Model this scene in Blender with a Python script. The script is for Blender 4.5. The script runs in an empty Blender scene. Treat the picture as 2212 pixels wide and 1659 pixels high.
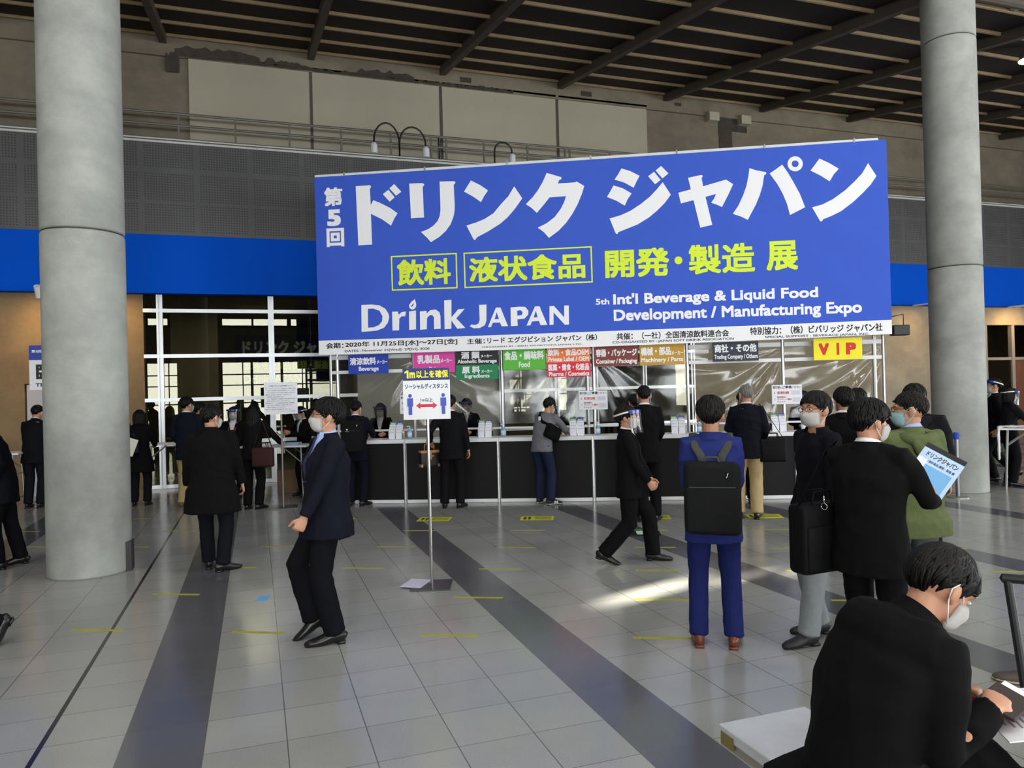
import bpy, bmesh, math, random
import numpy as np
from mathutils import Vector, Matrix
from math import sin, cos, pi, radians, sqrt, atan2
random.seed(7)
SC = bpy.context.scene
COL = SC.collection

# ---------------------------------------------------------------- camera
cam = bpy.data.objects.new('camera', bpy.data.cameras.new('camera'))
COL.objects.link(cam)
cam.data.sensor_width = 36; cam.data.lens = 26.158; cam.data.clip_end = 200
_y, _p, _r = 0.33212016, 0.0067068731, -0.0259951572
_f = Vector((sin(_y)*cos(_p), cos(_y)*cos(_p), sin(_p)))
_r0 = Vector((cos(_y), -sin(_y), 0)); _u0 = _r0.cross(_f)
_rt = _r0*cos(_r) + _u0*sin(_r); _up = _u0*cos(_r) - _r0*sin(_r)
M = Matrix.Identity(4)
for i in range(3):
    M[i][0] = _rt[i]; M[i][1] = _up[i]; M[i][2] = -_f[i]
M[2][3] = 1.77
cam.matrix_world = M
SC.camera = cam

# ---------------------------------------------------------------- light and exposure
SC.view_settings.view_transform = 'Standard'; SC.view_settings.look = 'None'
SC.view_settings.gamma = 1; SC.view_settings.use_curve_mapping = False
SC.view_settings.exposure = 0.13
w = bpy.data.worlds.new('world'); SC.world = w; w.use_nodes = True
w.node_tree.nodes['Background'].inputs[0].default_value = (.55, .68, .9, 1)
w.node_tree.nodes['Background'].inputs[1].default_value = 0.6
SC.cycles.use_denoising = True
SC.cycles.max_bounces = 8; SC.cycles.transparent_max_bounces = 24; SC.cycles.glossy_bounces = 5
SC.cycles.caustics_reflective = False; SC.cycles.caustics_refractive = False
SC.cycles.sample_clamp_indirect = 6

def area_light(name, loc, rot, sx, sy, power, color=(.95, .985, 1), spread=180):
    l = bpy.data.lights.new(name, 'AREA'); l.shape = 'RECTANGLE'; l.size = sx; l.size_y = sy
    l.energy = power; l.color = color; l.spread = radians(spread)
    o = bpy.data.objects.new(name, l); COL.objects.link(o); o.location = loc; o.rotation_euler = rot
    return o
REAR = -15.0
L_RAD = 13.0                                            # daylight radiance behind the panes, W per m2
# tall glazed doors of the rear front: (x0, x1, z0, z1)
REAR_PANES = [(x, x+1.55, .25, 3.75) for x in (-17.9, -16.2, -14.5, -12.8, -9.2, -7.5, -5.8, -1.8, -.1, 1.6, 3.3, 7.2, 8.9, 10.6, 12.3, 16.0, 17.7, 19.4)]
REAR_CLERE = [(-13.4, -11.8, 5.95, 6.33), (-9.7, -8.1, 5.95, 6.33), (-5.72, -4.7, 5.95, 6.33), (-1.76, -.14, 5.95, 6.33), (-.02, 1.88, 5.95, 6.33), (2.12, 2.66, 5.95, 6.33), (6.2, 8.1, 5.95, 6.33), (8.3, 10.1, 5.95, 6.33), (14.2, 16, 5.95, 6.33)]
for (x0, x1, z0, z1) in REAR_PANES + REAR_CLERE:
    area_light('window_daylight', ((x0+x1)/2, REAR+.10, (z0+z1)/2), (radians(90), 0, 0), x1-x0, z1-z0, L_RAD*pi*(x1-x0)*(z1-z0))
RIGHT = 27.0
RIGHT_PANES = [(y, y+2.6, .4, 4.4) for y in (-12, -9, -6, -3, 0, 3)]
for (y0, y1, z0, z1) in RIGHT_PANES:
    area_light('window_daylight', (RIGHT-.10, (y0+y1)/2, (z0+z1)/2), (radians(90), 0, radians(90)), y1-y0, z1-z0, .8*L_RAD*pi*(y1-y0)*(z1-z0), (.96, .98, 1))
for (x, y) in [(a, b) for a in (-8, 0, 8, 16) for b in (-9, -4, 0.3)]:      # unseen roof lights, added above the frame to brighten the floor
    area_light('added_roof_light', (x, y, 9.1), (0, 0, 0), 1.6, 1.6, 175, (1, .98, .94))
for x in (-6, 2, 10, 17): area_light('added_roof_light', (x, 5.8, 9.1), (0, 0, 0), 1.2, 1.2, 175*.55, (1, .98, .94))  # weaker unseen row, added to lift the floor farther ahead
sun = bpy.data.objects.new('sun', bpy.data.lights.new('sun', 'SUN')); COL.objects.link(sun)
sun.data.energy = 55; sun.data.angle = radians(.6); sun.data.color = (1, .92, .74)
SUN_EL = radians(17.5); SUN_AZ = radians(-72)                       # the low sun stands far to the left, shining through high slots
SDIR = Vector((-sin(SUN_AZ)*cos(SUN_EL), cos(SUN_AZ)*cos(SUN_EL), -sin(SUN_EL)))
sun.rotation_euler = SDIR.to_track_quat('-Z', 'Y').to_euler()

# ---------------------------------------------------------------- helpers
def lin(c):
    return tuple(((v/255)/12.92 if v/255 <= .04045 else ((v/255+.055)/1.055)**2.4) for v in c)
MATS = {}
def mat(name, rgb, rough=.6, metal=0, noise=0, nscale=8, bump=0, bscale=40, spec=.5, emit=0, stretch=None):
    if name in MATS: return MATS[name]
    m = bpy.data.materials.new(name); m.use_nodes = True; nt = m.node_tree; b = nt.nodes['Principled BSDF']
    c = lin(rgb) + (1,)
    b.inputs['Base Color'].default_value = c; b.inputs['Roughness'].default_value = rough; b.inputs['Metallic'].default_value = metal
    b.inputs['Specular IOR Level'].default_value = spec
    if emit:
        b.inputs['Emission Color'].default_value = c; b.inputs['Emission Strength'].default_value = emit
    tc = nt.nodes.new('ShaderNodeTexCoord'); src = tc.outputs['Object']
    if stretch:
        mp = nt.nodes.new('ShaderNodeMapping'); mp.inputs['Scale'].default_value = stretch
        nt.links.new(src, mp.inputs[0]); src = mp.outputs[0]
    if noise:
        n = nt.nodes.new('ShaderNodeTexNoise'); n.inputs['Scale'].default_value = nscale; n.inputs['Detail'].default_value = 6; n.inputs['Roughness'].default_value = .62
        r = nt.nodes.new('ShaderNodeMapRange'); r.inputs[1].default_value = .3; r.inputs[2].default_value = .7; r.inputs[3].default_value = 1-noise; r.inputs[4].default_value = 1+noise
        x = nt.nodes.new('ShaderNodeVectorMath'); x.operation = 'SCALE'; x.inputs[0].default_value = c[:3]
        nt.links.new(src, n.inputs['Vector']); nt.links.new(n.outputs[0], r.inputs[0]); nt.links.new(r.outputs[0], x.inputs['Scale']); nt.links.new(x.outputs[0], b.inputs['Base Color'])
    if bump:
        n2 = nt.nodes.new('ShaderNodeTexNoise'); n2.inputs['Scale'].default_value = bscale; n2.inputs['Detail'].default_value = 3
        bp = nt.nodes.new('ShaderNodeBump'); bp.inputs['Strength'].default_value = bump; bp.inputs['Distance'].default_value = .01
        nt.links.new(src, n2.inputs['Vector']); nt.links.new(n2.outputs[0], bp.inputs['Height']); nt.links.new(bp.outputs[0], b.inputs['Normal'])
    MATS[name] = m
    return m
def clear(name, tint, gloss, rough=.02, ior=1.45, bump=0, bscale=3, film=(255, 255, 255)):
    """clear sheet: see-through with a mirror film that grows at grazing angles"""
    if name in MATS: return MATS[name]
    m = bpy.data.materials.new(name); m.use_nodes = True; nt = m.node_tree; nt.nodes.clear()
    out = nt.nodes.new('ShaderNodeOutputMaterial'); mx = nt.nodes.new('ShaderNodeMixShader')
    t = nt.nodes.new('ShaderNodeBsdfTransparent'); t.inputs[0].default_value = lin(tint)+(1,)
    g = nt.nodes.new('ShaderNodeBsdfGlossy'); g.inputs['Roughness'].default_value = rough; g.inputs[0].default_value = lin(film)+(1,)
    fr = nt.nodes.new('ShaderNodeFresnel'); fr.inputs[0].default_value = ior
    ml = nt.nodes.new('ShaderNodeMath'); ml.operation = 'MULTIPLY'; ml.inputs[1].default_value = gloss; ml.use_clamp = True
    nt.links.new(fr.outputs[0], ml.inputs[0]); nt.links.new(ml.outputs[0], mx.inputs[0]); nt.links.new(t.outputs[0], mx.inputs[1]); nt.links.new(g.outputs[0], mx.inputs[2]); nt.links.new(mx.outputs[0], out.inputs[0])
    if bump:
        tc = nt.nodes.new('ShaderNodeTexCoord'); n = nt.nodes.new('ShaderNodeTexNoise'); n.inputs['Scale'].default_value = bscale; n.inputs['Detail'].default_value = 2
        b = nt.nodes.new('ShaderNodeBump'); b.inputs['Strength'].default_value = bump; b.inputs['Distance'].default_value = .05
        nt.links.new(tc.outputs['Object'], n.inputs['Vector']); nt.links.new(n.outputs[0], b.inputs['Height']); nt.links.new(b.outputs[0], g.inputs['Normal']); nt.links.new(b.outputs[0], fr.inputs['Normal'])
    MATS[name] = m
    return m

def obj(name, bm, m, parent=None, smooth=False):
    """link a bmesh (or a ready mesh) as ONE object"""
    if isinstance(bm, bmesh.types.BMesh):
        me = bpy.data.meshes.new(name); bm.to_mesh(me); bm.free()
    else: me = bm; me.name = name
    o = bpy.data.objects.new(name, me); COL.objects.link(o)
    for k in (m if isinstance(m, (list, tuple)) else [m]): me.materials.append(k)
    if parent is not None: o.parent = parent
    if smooth: me.polygons.foreach_set('use_smooth', [True]*len(me.polygons))
    return o
def tag(o, label, cat, group=None, kind=None):
    o['label'] = label; o['category'] = cat
    if group: o['group'] = group
    if kind: o['kind'] = kind
    return o
def struct(name, bm, m, parent=None):
    o = obj(name, bm, m, parent)
    if parent is None: o['kind'] = 'structure'
    return o
def thing(name, label, cat, loc=(0, 0, 0), rotz=0, group=None):
    o = bpy.data.objects.new(name, None); COL.objects.link(o); o.location = loc; o.rotation_euler = (0, 0, rotz); o.empty_display_size = .1
    return tag(o, label, cat, group)
def dup(o, parent=None):
    c = o.copy(); COL.objects.link(c)
    if parent is not None: c.parent = parent
    for ch in list(o.children): dup(ch, c)
    return c
def B(): return bmesh.new()
def box(bm, x0, x1, y0, y1, z0, z1, mi=0):
    v = [bm.verts.new((x, y, z)) for z in (z0, z1) for y in (y0, y1) for x in (x0, x1)]
    for f in ((0, 2, 3, 1), (4, 5, 7, 6), (0, 1, 5, 4), (2, 6, 7, 3), (0, 4, 6, 2), (1, 3, 7, 5)):
        bm.faces.new([v[i] for i in f]).material_index = mi
    return bm
def rbox(x0, x1, y0, y1, z0, z1, r=.02, seg=3):
    bm = box(B(), x0, x1, y0, y1, z0, z1)
    bmesh.ops.recalc_face_normals(bm, faces=bm.faces[:])
    bmesh.ops.bevel(bm, geom=bm.edges[:], offset=r, segments=seg, profile=.5, affect='EDGES')
    return bm
def tube(bm, pts, rads, seg=12, ref=None, mi=0, cap=.5):
    pts = [Vector(p) for p in pts]; n = len(pts); prev = None; rings = []
    if not isinstance(rads, (list,)): rads = [rads]*n
    for i, p in enumerate(pts):
        t = (pts[min(i+1, n-1)]-pts[max(i-1, 0)]).normalized()
        if ref is not None: a = Vector(ref); a = a-t*a.dot(t)
        elif prev is None:
            a = Vector((1, 0, 0)) if abs(t.x) < .8 else Vector((0, 1, 0)); a = a-t*a.dot(t)
        else: a = prev-t*prev.dot(t)
        if a.length < 1e-5: a = t.orthogonal()
        a.normalize(); prev = a; b = t.cross(a)
        ra, rb = rads[i] if isinstance(rads[i], tuple) else (rads[i], rads[i])
        rings.append([bm.verts.new(p+a*(ra*cos(2*pi*k/seg))+b*(rb*sin(2*pi*k/seg))) for k in range(seg)])
    for i in range(n-1):
        for k in range(seg):
            bm.faces.new((rings[i][k], rings[i][(k+1) % seg], rings[i+1][(k+1) % seg], rings[i+1][k])).material_index = mi
    for e, s in ((0, -1), (n-1, 1)):
        t = (pts[1]-pts[0] if e == 0 else pts[-1]-pts[-2]).normalized()
        r = min(rads[e]) if isinstance(rads[e], tuple) else rads[e]
        c = bm.verts.new(pts[e]+t*(s*r*cap))
        for k in range(seg):
            q = (c, rings[e][(k+1) % seg], rings[e][k]) if s < 0 else (c, rings[e][k], rings[e][(k+1) % seg])
            bm.faces.new(q).material_index = mi
    return bm
def ell(bm, c, r, rot=None, u=16, v=10, mi=0):
    m = Matrix.Translation(Vector(c)) @ (rot.to_4x4() if rot is not None else Matrix.Identity(4)) @ Matrix.Diagonal(Vector((r[0], r[1], r[2], 1)))
    q = bmesh.ops.create_uvsphere(bm, u_segments=u, v_segments=v, radius=1, matrix=m)
    for vv in q['verts']:
        for f in vv.link_faces: f.material_index = mi
    return bm
def cyl(bm, c, r, h, seg=24, mi=0, r2=None):
    return tube(bm, [(c[0], c[1], c[2]), (c[0], c[1], c[2]+h)], [r, r if r2 is None else r2], seg, mi=mi, cap=0.0001)
def prism(bm, outline, y0, y1, holes=None):
    """outline given in (x, z), extruded from y0 to y1"""
    from mathutils.geometry import tessellate_polygon
    loops = [outline]+([holes] if holes else [])
    flat = [p for l in loops for p in l]
    tris = tessellate_polygon([[Vector((p[0], p[1], 0)) for p in l] for l in loops])
    f = [bm.verts.new((p[0], y0, p[1])) for p in flat]; k = [bm.verts.new((p[0], y1, p[1])) for p in flat]
    for t in tris:
        try:
            bm.faces.new([f[i] for i in t]); bm.faces.new([k[i] for i in reversed(t)])
        except ValueError: pass
    s = 0
    for l in loops:
        for i in range(len(l)):
            a, b = s+i, s+(i+1) % len(l); bm.faces.new((f[a], f[b], k[b], k[a]))
        s += len(l)
    return bm
def text_into(bm, s, rect, y, dep, bold=.02, keep=False, thick_both=False):
    """flat lettering fitted into rect = (x0, x1, z0, z1), standing dep proud of y towards -y"""
    c = bpy.data.curves.new('t', 'FONT'); c.body = s; c.resolution_u = 3
    o = bpy.data.objects.new('t', c); COL.objects.link(o)
    me = bpy.data.meshes.new_from_object(o.evaluated_get(bpy.context.evaluated_depsgraph_get()))
    bpy.data.objects.remove(o); bpy.data.curves.remove(c)
    n = len(me.vertices)
    if n == 0: return bm
    co = np.empty(n*3); me.vertices.foreach_get('co', co); co = co.reshape(-1, 3)
    lo, hi = co.min(0), co.max(0); x0, x1, z0, z1 = rect
    sx = (x1-x0)/max(hi[0]-lo[0], 1e-6); sz = (z1-z0)/max(hi[1]-lo[1], 1e-6)
    if keep: sx = sz = min(sx, sz)
    X = x0+(co[:, 0]-lo[0])*sx; Z = z0+(co[:, 1]-lo[1])*sz
    # heavier weight: the outline is laid down several times, each a little shifted
    r = max(0, bold)*(.95)
    sh = [(0, 0)] if r < .004 else [(r*a_, r*b_) for a_ in (-.85, 0, .85) for b_ in (-.85, 0, .85) if a_ or b_]
    px0, px1, pz0, pz1 = x0+r*sx, x1-r*sx, z0+r*sz, z1-r*sz
    kx, kz = (px1-px0)/max(x1-x0, 1e-6), (pz1-pz0)/max(z1-z0, 1e-6)
    for n_, (ox, oz) in enumerate(sh):
        e = n_*1e-5
        XX, ZZ = px0+(X-x0)*kx+ox*sx, pz0+(Z-z0)*kz+oz*sz
        fr = [bm.verts.new((XX[i], y-dep-e, ZZ[i])) for i in range(n)]
        bk = [bm.verts.new((XX[i], y+(dep+e if thick_both else 0), ZZ[i])) for i in range(n)]
        cnt = {}
        for p in me.polygons:
            vs = list(p.vertices)
            try:
                bm.faces.new([fr[i] for i in vs]); bm.faces.new([bk[i] for i in reversed(vs)])
            except ValueError: continue
            for a, b in zip(vs, vs[1:]+vs[:1]): cnt[(a, b)] = 1
        for (a, b) in cnt:
            if (b, a) not in cnt:
                try: bm.faces.new((fr[a], bk[a], bk[b], fr[b]))
                except ValueError: pass
    bpy.data.meshes.remove(me)
    return bm
def remesh(bm, voxel, smooth=4, fac=.5):
    bmesh.ops.recalc_face_normals(bm, faces=bm.faces[:])
    me = bpy.data.meshes.new('tmp'); bm.to_mesh(me); bm.free()
    o = bpy.data.objects.new('tmp', me); COL.objects.link(o)
    m = o.modifiers.new('r', 'REMESH'); m.mode = 'VOXEL'; m.voxel_size = voxel
    if smooth:
        s = o.modifiers.new('s', 'SMOOTH'); s.factor = fac; s.iterations = smooth
    out = bpy.data.meshes.new_from_object(o.evaluated_get(bpy.context.evaluated_depsgraph_get()))
    bpy.data.objects.remove(o); bpy.data.meshes.remove(me)
    return out
def folds(me, amp, wl, seed):
    """soft cloth folds: push vertices along their normals by a ridged wave field"""
    n = len(me.vertices); co = np.empty(n*3); me.vertices.foreach_get('co', co); co = co.reshape(-1, 3)
    no = np.array([v.normal[:] for v in me.vertices]) if n < 1 else np.empty(n*3)
    me.vertex_normals.foreach_get('vector', no); no = no.reshape(-1, 3)
    rg = np.random.RandomState(seed); h = np.zeros(n)
    for k in range(5):
        d = rg.normal(size=3); d /= np.linalg.norm(d); d2 = rg.normal(size=3); d2 /= np.linalg.norm(d2)
        L = wl*rg.uniform(.6, 1.5)
        h += (1-np.abs(np.sin(co@d*pi/L+rg.uniform(0, 6)+1.3*np.sin(co@d2*pi/(L*1.7)))))-.4
    co += no*(h*amp/2.2)[:, None]
    me.vertices.foreach_set('co', co.ravel()); me.update()
    return me

# ---------------------------------------------------------------- materials of the place
def floor_material():
    m = bpy.data.materials.new('terrazzo_tiles'); m.use_nodes = True; nt = m.node_tree; N = nt.nodes; Lk = nt.links.new; b = N['Principled BSDF']
    tc = N.new('ShaderNodeTexCoord'); sp = N.new('ShaderNodeSeparateXYZ'); Lk(tc.outputs['Object'], sp.inputs[0])
    def mth(op, a, b_=None, clamp=False):
        n = N.new('ShaderNodeMath'); n.operation = op; n.use_clamp = clamp
        for i, v in enumerate((a, b_)):
            if v is None: continue
            if hasattr(v, 'is_linked') or hasattr(v, 'node'): Lk(v, n.inputs[i])
            else: n.inputs[i].default_value = v
        return n.outputs[0]
    u = mth('DIVIDE', mth('SUBTRACT', sp.outputs[0], .114), .4); v = mth('DIVIDE', mth('SUBTRACT', sp.outputs[1], .006), .4)
    fu, fv = mth('FRACT', u), mth('FRACT', v)
    eu = mth('MINIMUM', fu, mth('SUBTRACT', 1.0, fu)); ev = mth('MINIMUM', fv, mth('SUBTRACT', 1.0, fv))
    ju = mth('LESS_THAN', eu, .0075); jv = mth('LESS_THAN', ev, .0055)
    joint = mth('MAXIMUM', ju, jv)
    cu, cv = mth('FLOOR', u), mth('FLOOR', v)
    six = mth('FRACT', mth('ADD', mth('DIVIDE', mth('ADD', cu, 2.0), 6.0), .0001))
    dark = mth('LESS_THAN', six, .1)
    ex = mth('LESS_THAN', mth('ABSOLUTE', mth('ADD', sp.outputs[0], 1.083)), .013)
    cb = N.new('ShaderNodeCombineXYZ'); Lk(cu, cb.inputs[0]); Lk(cv, cb.inputs[1])
    wn = N.new('ShaderNodeTexWhiteNoise'); wn.noise_dimensions = '2D'; Lk(cb.outputs[0], wn.inputs['Vector'])
    sn = N.new('ShaderNodeTexNoise'); sn.inputs['Scale'].default_value = 190; sn.inputs['Detail'].default_value = 2; Lk(tc.outputs['Object'], sn.inputs['Vector'])
    bn = N.new('ShaderNodeTexNoise'); bn.inputs['Scale'].default_value = 1.1; bn.inputs['Detail'].default_value = 5; Lk(tc.outputs['Object'], bn.inputs['Vector'])
    val = mth('ADD', mth('ADD', mth('MULTIPLY', wn.outputs[0], .10), mth('MULTIPLY', sn.outputs[0], .7)), mth('ADD', mth('MULTIPLY', bn.outputs[0], .35), .40))
    def mix(fac, a, c):
        n = N.new('ShaderNodeMix'); n.data_type = 'RGBA'; Lk(fac, n.inputs[0])
        for i, q in ((6, a), (7, c)):
            if isinstance(q, tuple): n.inputs[i].default_value = q
            else: Lk(q, n.inputs[i])
        return n.outputs[2]
    base = mix(dark, lin((152, 154, 151))+(1,), lin((92, 93, 98))+(1,))
    vm = N.new('ShaderNodeVectorMath'); vm.operation = 'SCALE'; Lk(base, vm.inputs[0]); Lk(val, vm.inputs['Scale'])
    c = mix(joint, vm.outputs[0], lin((96, 92, 88))+(1,)); c = mix(ex, c, lin((34, 30, 30))+(1,))
    Lk(c, b.inputs['Base Color'])
    rr = mth('ADD', mth('MULTIPLY', bn.outputs[0], .14), .10); Lk(rr, b.inputs['Roughness']); b.inputs['Specular IOR Level'].default_value = .55
    return m
def concrete(name, rgb, seams=None, nscale=1.2, noise=.22):
    m = mat(name, rgb, .78, 0, noise, nscale, .25, 55)
    nt = m.node_tree; b = nt.nodes['Principled BSDF']; src = b.inputs['Base Color'].links[0].from_socket
    # second, streaky layer of stains
    tc = nt.nodes.new('ShaderNodeTexCoord'); mp = nt.nodes.new('ShaderNodeMapping'); mp.inputs['Scale'].default_value = (1.3, 1.3, 1.9)
    n = nt.nodes.new('ShaderNodeTexNoise'); n.inputs['Scale'].default_value = 1.6; n.inputs['Detail'].default_value = 9; n.inputs['Roughness'].default_value = .7
    r = nt.nodes.new('ShaderNodeMapRange'); r.inputs[1].default_value = .42; r.inputs[2].default_value = .62; r.inputs[3].default_value = .9; r.inputs[4].default_value = 1.06
    v = nt.nodes.new('ShaderNodeVectorMath'); v.operation = 'SCALE'; L = nt.links.new
    L(tc.outputs['Object'], mp.inputs[0]); L(mp.outputs[0], n.inputs['Vector']); L(n.outputs[0], r.inputs[0]); L(src, v.inputs[0]); L(r.outputs[0], v.inputs['Scale']); L(v.outputs[0], b.inputs['Base Color'])
    return m
def perforated():
    m = mat('perforated_metal', (92, 92, 93), .55, .2, .12, 1.5)
    nt = m.node_tree; b = nt.nodes['Principled BSDF']; L = nt.links.new; src = b.inputs['Base Color'].links[0].from_socket
    tc = nt.nodes.new('ShaderNodeTexCoord'); sp = nt.nodes.new('ShaderNodeSeparateXYZ'); L(tc.outputs['Object'], sp.inputs[0])
    def mth(op, a, b_=None):
        n = nt.nodes.new('ShaderNodeMath'); n.operation = op
        for i, v in enumerate((a, b_)):
            if v is None: continue
            if hasattr(v, 'node'): L(v, n.inputs[i])
            else: n.inputs[i].default_value = v
        return n.outputs[0]
    def cell(o, s): return mth('SUBTRACT', mth('FRACT', mth('DIVIDE', o, s)), .5)
    a, c = cell(sp.outputs[0], .05), cell(sp.outputs[2], .05)
    hole = mth('LESS_THAN', mth('ADD', mth('MULTIPLY', a, a), mth('MULTIPLY', c, c)), .075)
    pa, pc = mth('ABSOLUTE', cell(sp.outputs[0], 1.0)), mth('ABSOLUTE', cell(sp.outputs[2], .62))
    inside = mth('MULTIPLY', mth('LESS_THAN', pa, .46), mth('LESS_THAN', pc, .44))
    hole = mth('MULTIPLY', hole, inside)
    mx = nt.nodes.new('ShaderNodeMix'); mx.data_type = 'RGBA'; L(hole, mx.inputs[0]); L(src, mx.inputs[6]); mx.inputs[7].default_value = lin((62, 61, 60))+(1,)
    L(mx.outputs[2], b.inputs['Base Color'])
    return m
FLOOR = floor_material()
CONC = concrete('concrete_column', (160, 163, 158)); CONC_W = concrete('concrete_wall', (162, 150, 128), nscale=.9)
CONC_B = concrete('concrete_brown', (134, 114, 84), nscale=.9); CONC_U = concrete('concrete_upper', (140, 130, 112), nscale=.8)
PERF = perforated()
BLUE = mat('fascia_blue', (0, 86, 214), .85, spec=.12); DARKCEIL = mat('ceiling_brown', (44, 35, 28), .9, 0, .25, .7)
RIB = mat('rib_tan', (176, 152, 118), .7, 0, .1, 3); BEAM = mat('beam_grey', (86, 76, 67), .7, 0, .15, 3)
WHITE = mat('white_paint', (236, 238, 240), .45); BOARD = mat('board_cream', (190, 183, 162), .7, 0, .05, 1)
ALU = mat('aluminium', (196, 198, 200), .35, .8); STEEL = mat('steel_grey', (150, 150, 148), .4, .6); CHROME = mat('chrome', (200, 200, 198), .18, 1)
BLACKP = mat('black_panel', (15, 14, 14), .6, spec=.25); BLACK = mat('black_plastic', (18, 18, 19), .45); RUBBER = mat('dark_grey', (48, 48, 50), .6)
GLASS = clear('pane_glass', (200, 208, 202), 1.35, .0, film=(255, 247, 222)); SHEET = clear('plastic_sheet', (230, 230, 224), 1.5, .12, 1.45, .10, 2.2)
VISOR = clear('visor_sheet', (240, 242, 245), 1.3, .12); ACRYL = clear('acrylic', (228, 234, 238), 2.2, .05)
PAPER = mat('paper', (238, 240, 246), .7); INK = mat('ink_black', (16, 16, 20), .6); RED = mat('ink_red', (206, 30, 52), .6)
SKIN = mat('skin', (194, 141, 112), .5, 0, .05, 20)


# lettering outlines on the banner, metres from its left edge and above the floor
KATA=[[(0.693,5.172),(0.935,5.177),(0.95,5.159),(0.948,5.139),(0.93,5.116),(0.938,4.852),(0.984,4.927),(1.09,4.881),(1.264,4.785),(1.384,4.693),(1.326,4.609),(1.269,4.496),(1.127,4.604),(0.937,4.707),(0.945,4.2),(0.714,4.198)],[(1.145,5.018),(1.24,5.086),(1.342,4.959),(1.257,4.89)],[(1.258,5.108),(1.34,5.175),(1.455,5.043),(1.365,4.983)],[(1.59,5.17),(1.809,5.165),(1.841,5.146),(1.833,5.127),(1.812,5.104),(1.821,4.603),(1.605,4.601)],[(2.094,5.176),(2.333,5.17),(2.355,5.155),(2.348,5.134),(2.325,5.11),(2.332,4.769),(2.325,4.669),(2.304,4.584),(2.257,4.471),(2.175,4.367),(2.071,4.279),(1.926,4.196),(1.86,4.274),(1.764,4.369),(1.885,4.41),(1.974,4.463),(2.041,4.532),(2.079,4.609),(2.097,4.709)],[(2.608,5.166),(2.757,5.084),(2.884,4.991),(2.817,4.902),(2.764,4.807),(2.637,4.904),(2.491,4.993)],[(2.517,4.438),(2.67,4.48),(2.815,4.531),(2.961,4.616),(3.074,4.743),(3.211,4.882),(3.31,5.033),(3.436,4.836),(3.305,4.664),(3.183,4.534),(3.066,4.442),(2.867,4.328),(2.692,4.244),(2.667,4.223),(2.662,4.206),(2.645,4.199),(2.627,4.211)],[(3.838,5.224),(3.939,5.189),(4.072,5.142),(4.075,5.121),(4.056,5.102),(4.038,5.103),(4.013,5.044),(4.287,5.048),(4.316,5.06),(4.433,4.982),(4.394,4.862),(4.32,4.696),(4.232,4.545),(4.13,4.409),(4.007,4.287),(3.849,4.178),(3.766,4.277),(3.673,4.351),(3.819,4.416),(3.949,4.509),(4.051,4.639),(4.11,4.749),(4.138,4.835),(3.873,4.827),(3.785,4.722),(3.664,4.589),(3.578,4.676),(3.49,4.737),(3.604,4.845),(3.692,4.954),(3.773,5.085)],[(5.029,5.231),(5.169,5.18),(5.311,5.098),(5.262,5.013),(5.211,4.915),(5.068,5.003),(4.916,5.06),(4.974,5.141)],[(4.897,4.967),(5.044,4.913),(5.178,4.824),(5.116,4.741),(5.065,4.637),(4.935,4.722),(4.788,4.789),(4.842,4.874)],[(5.443,5.085),(5.539,5.15),(5.638,5.017),(5.55,4.952)],[(5.563,5.17),(5.651,5.236),(5.762,5.113),(5.666,5.038)],[(4.821,4.443),(4.998,4.487),(5.153,4.55),(5.321,4.653),(5.462,4.758),(5.575,4.871),(5.668,4.978),(5.79,4.774),(5.693,4.649),(5.566,4.529),(5.44,4.431),(5.257,4.327),(4.95,4.218),(4.942,4.195),(4.924,4.191),(4.908,4.21)],[(5.907,4.798),(6.103,4.843),(6.064,5.027),(6.269,5.061),(6.291,5.049),(6.287,5.027),(6.272,5.016),(6.292,4.881),(6.608,4.958),(6.649,4.967),(6.755,4.891),(6.682,4.739),(6.575,4.541),(6.503,4.577),(6.41,4.616),(6.455,4.676),(6.489,4.749),(6.325,4.713),(6.418,4.267),(6.232,4.232),(6.139,4.67),(5.943,4.628)],[(7.01,5.128),(7.117,5.087),(7.26,5.053),(7.266,5.031),(7.251,5.013),(7.232,5.007),(7.204,4.846),(7.157,4.7),(7.095,4.556),(6.963,4.319),(6.867,4.374),(6.738,4.425),(6.828,4.554),(6.905,4.713),(6.959,4.858),(6.992,5.005)],[(7.509,5.157),(7.588,5.032),(7.669,4.88),(7.764,4.684),(7.836,4.475),(7.713,4.415),(7.605,4.364),(7.567,4.532),(7.507,4.697),(7.433,4.849),(7.316,5.029),(7.418,5.093)],[(8.072,5.22),(8.216,5.142),(8.357,5.046),(8.281,4.965),(8.215,4.858),(8.083,4.954),(7.932,5.04),(7.996,5.12)],[(7.942,4.467),(8.099,4.506),(8.256,4.579),(8.443,4.708),(8.587,4.839),(8.703,4.957),(8.794,5.109),(8.912,4.903),(8.823,4.776),(8.708,4.658),(8.564,4.527),(8.378,4.39),(8.235,4.323),(8.1,4.274),(8.085,4.246),(8.063,4.241),(8.05,4.259)]]
RING=([(7.821,5.152),(7.814,5.116),(7.797,5.084),(7.771,5.059),(7.738,5.044),(7.702,5.041),(7.667,5.048),(7.635,5.067),(7.61,5.094),(7.595,5.128),(7.59,5.164),(7.597,5.2),(7.614,5.232),(7.64,5.257),(7.673,5.272),(7.709,5.276),(7.744,5.268),(7.776,5.249),(7.801,5.222),(7.816,5.188)],[(7.758,5.155),(7.755,5.139),(7.747,5.125),(7.735,5.114),(7.72,5.107),(7.704,5.105),(7.688,5.109),(7.673,5.117),(7.662,5.129),(7.655,5.144),(7.653,5.161),(7.656,5.177),(7.664,5.192),(7.676,5.203),(7.691,5.209),(7.707,5.211),(7.723,5.208),(7.738,5.199),(7.749,5.187),(7.756,5.172)])
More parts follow.
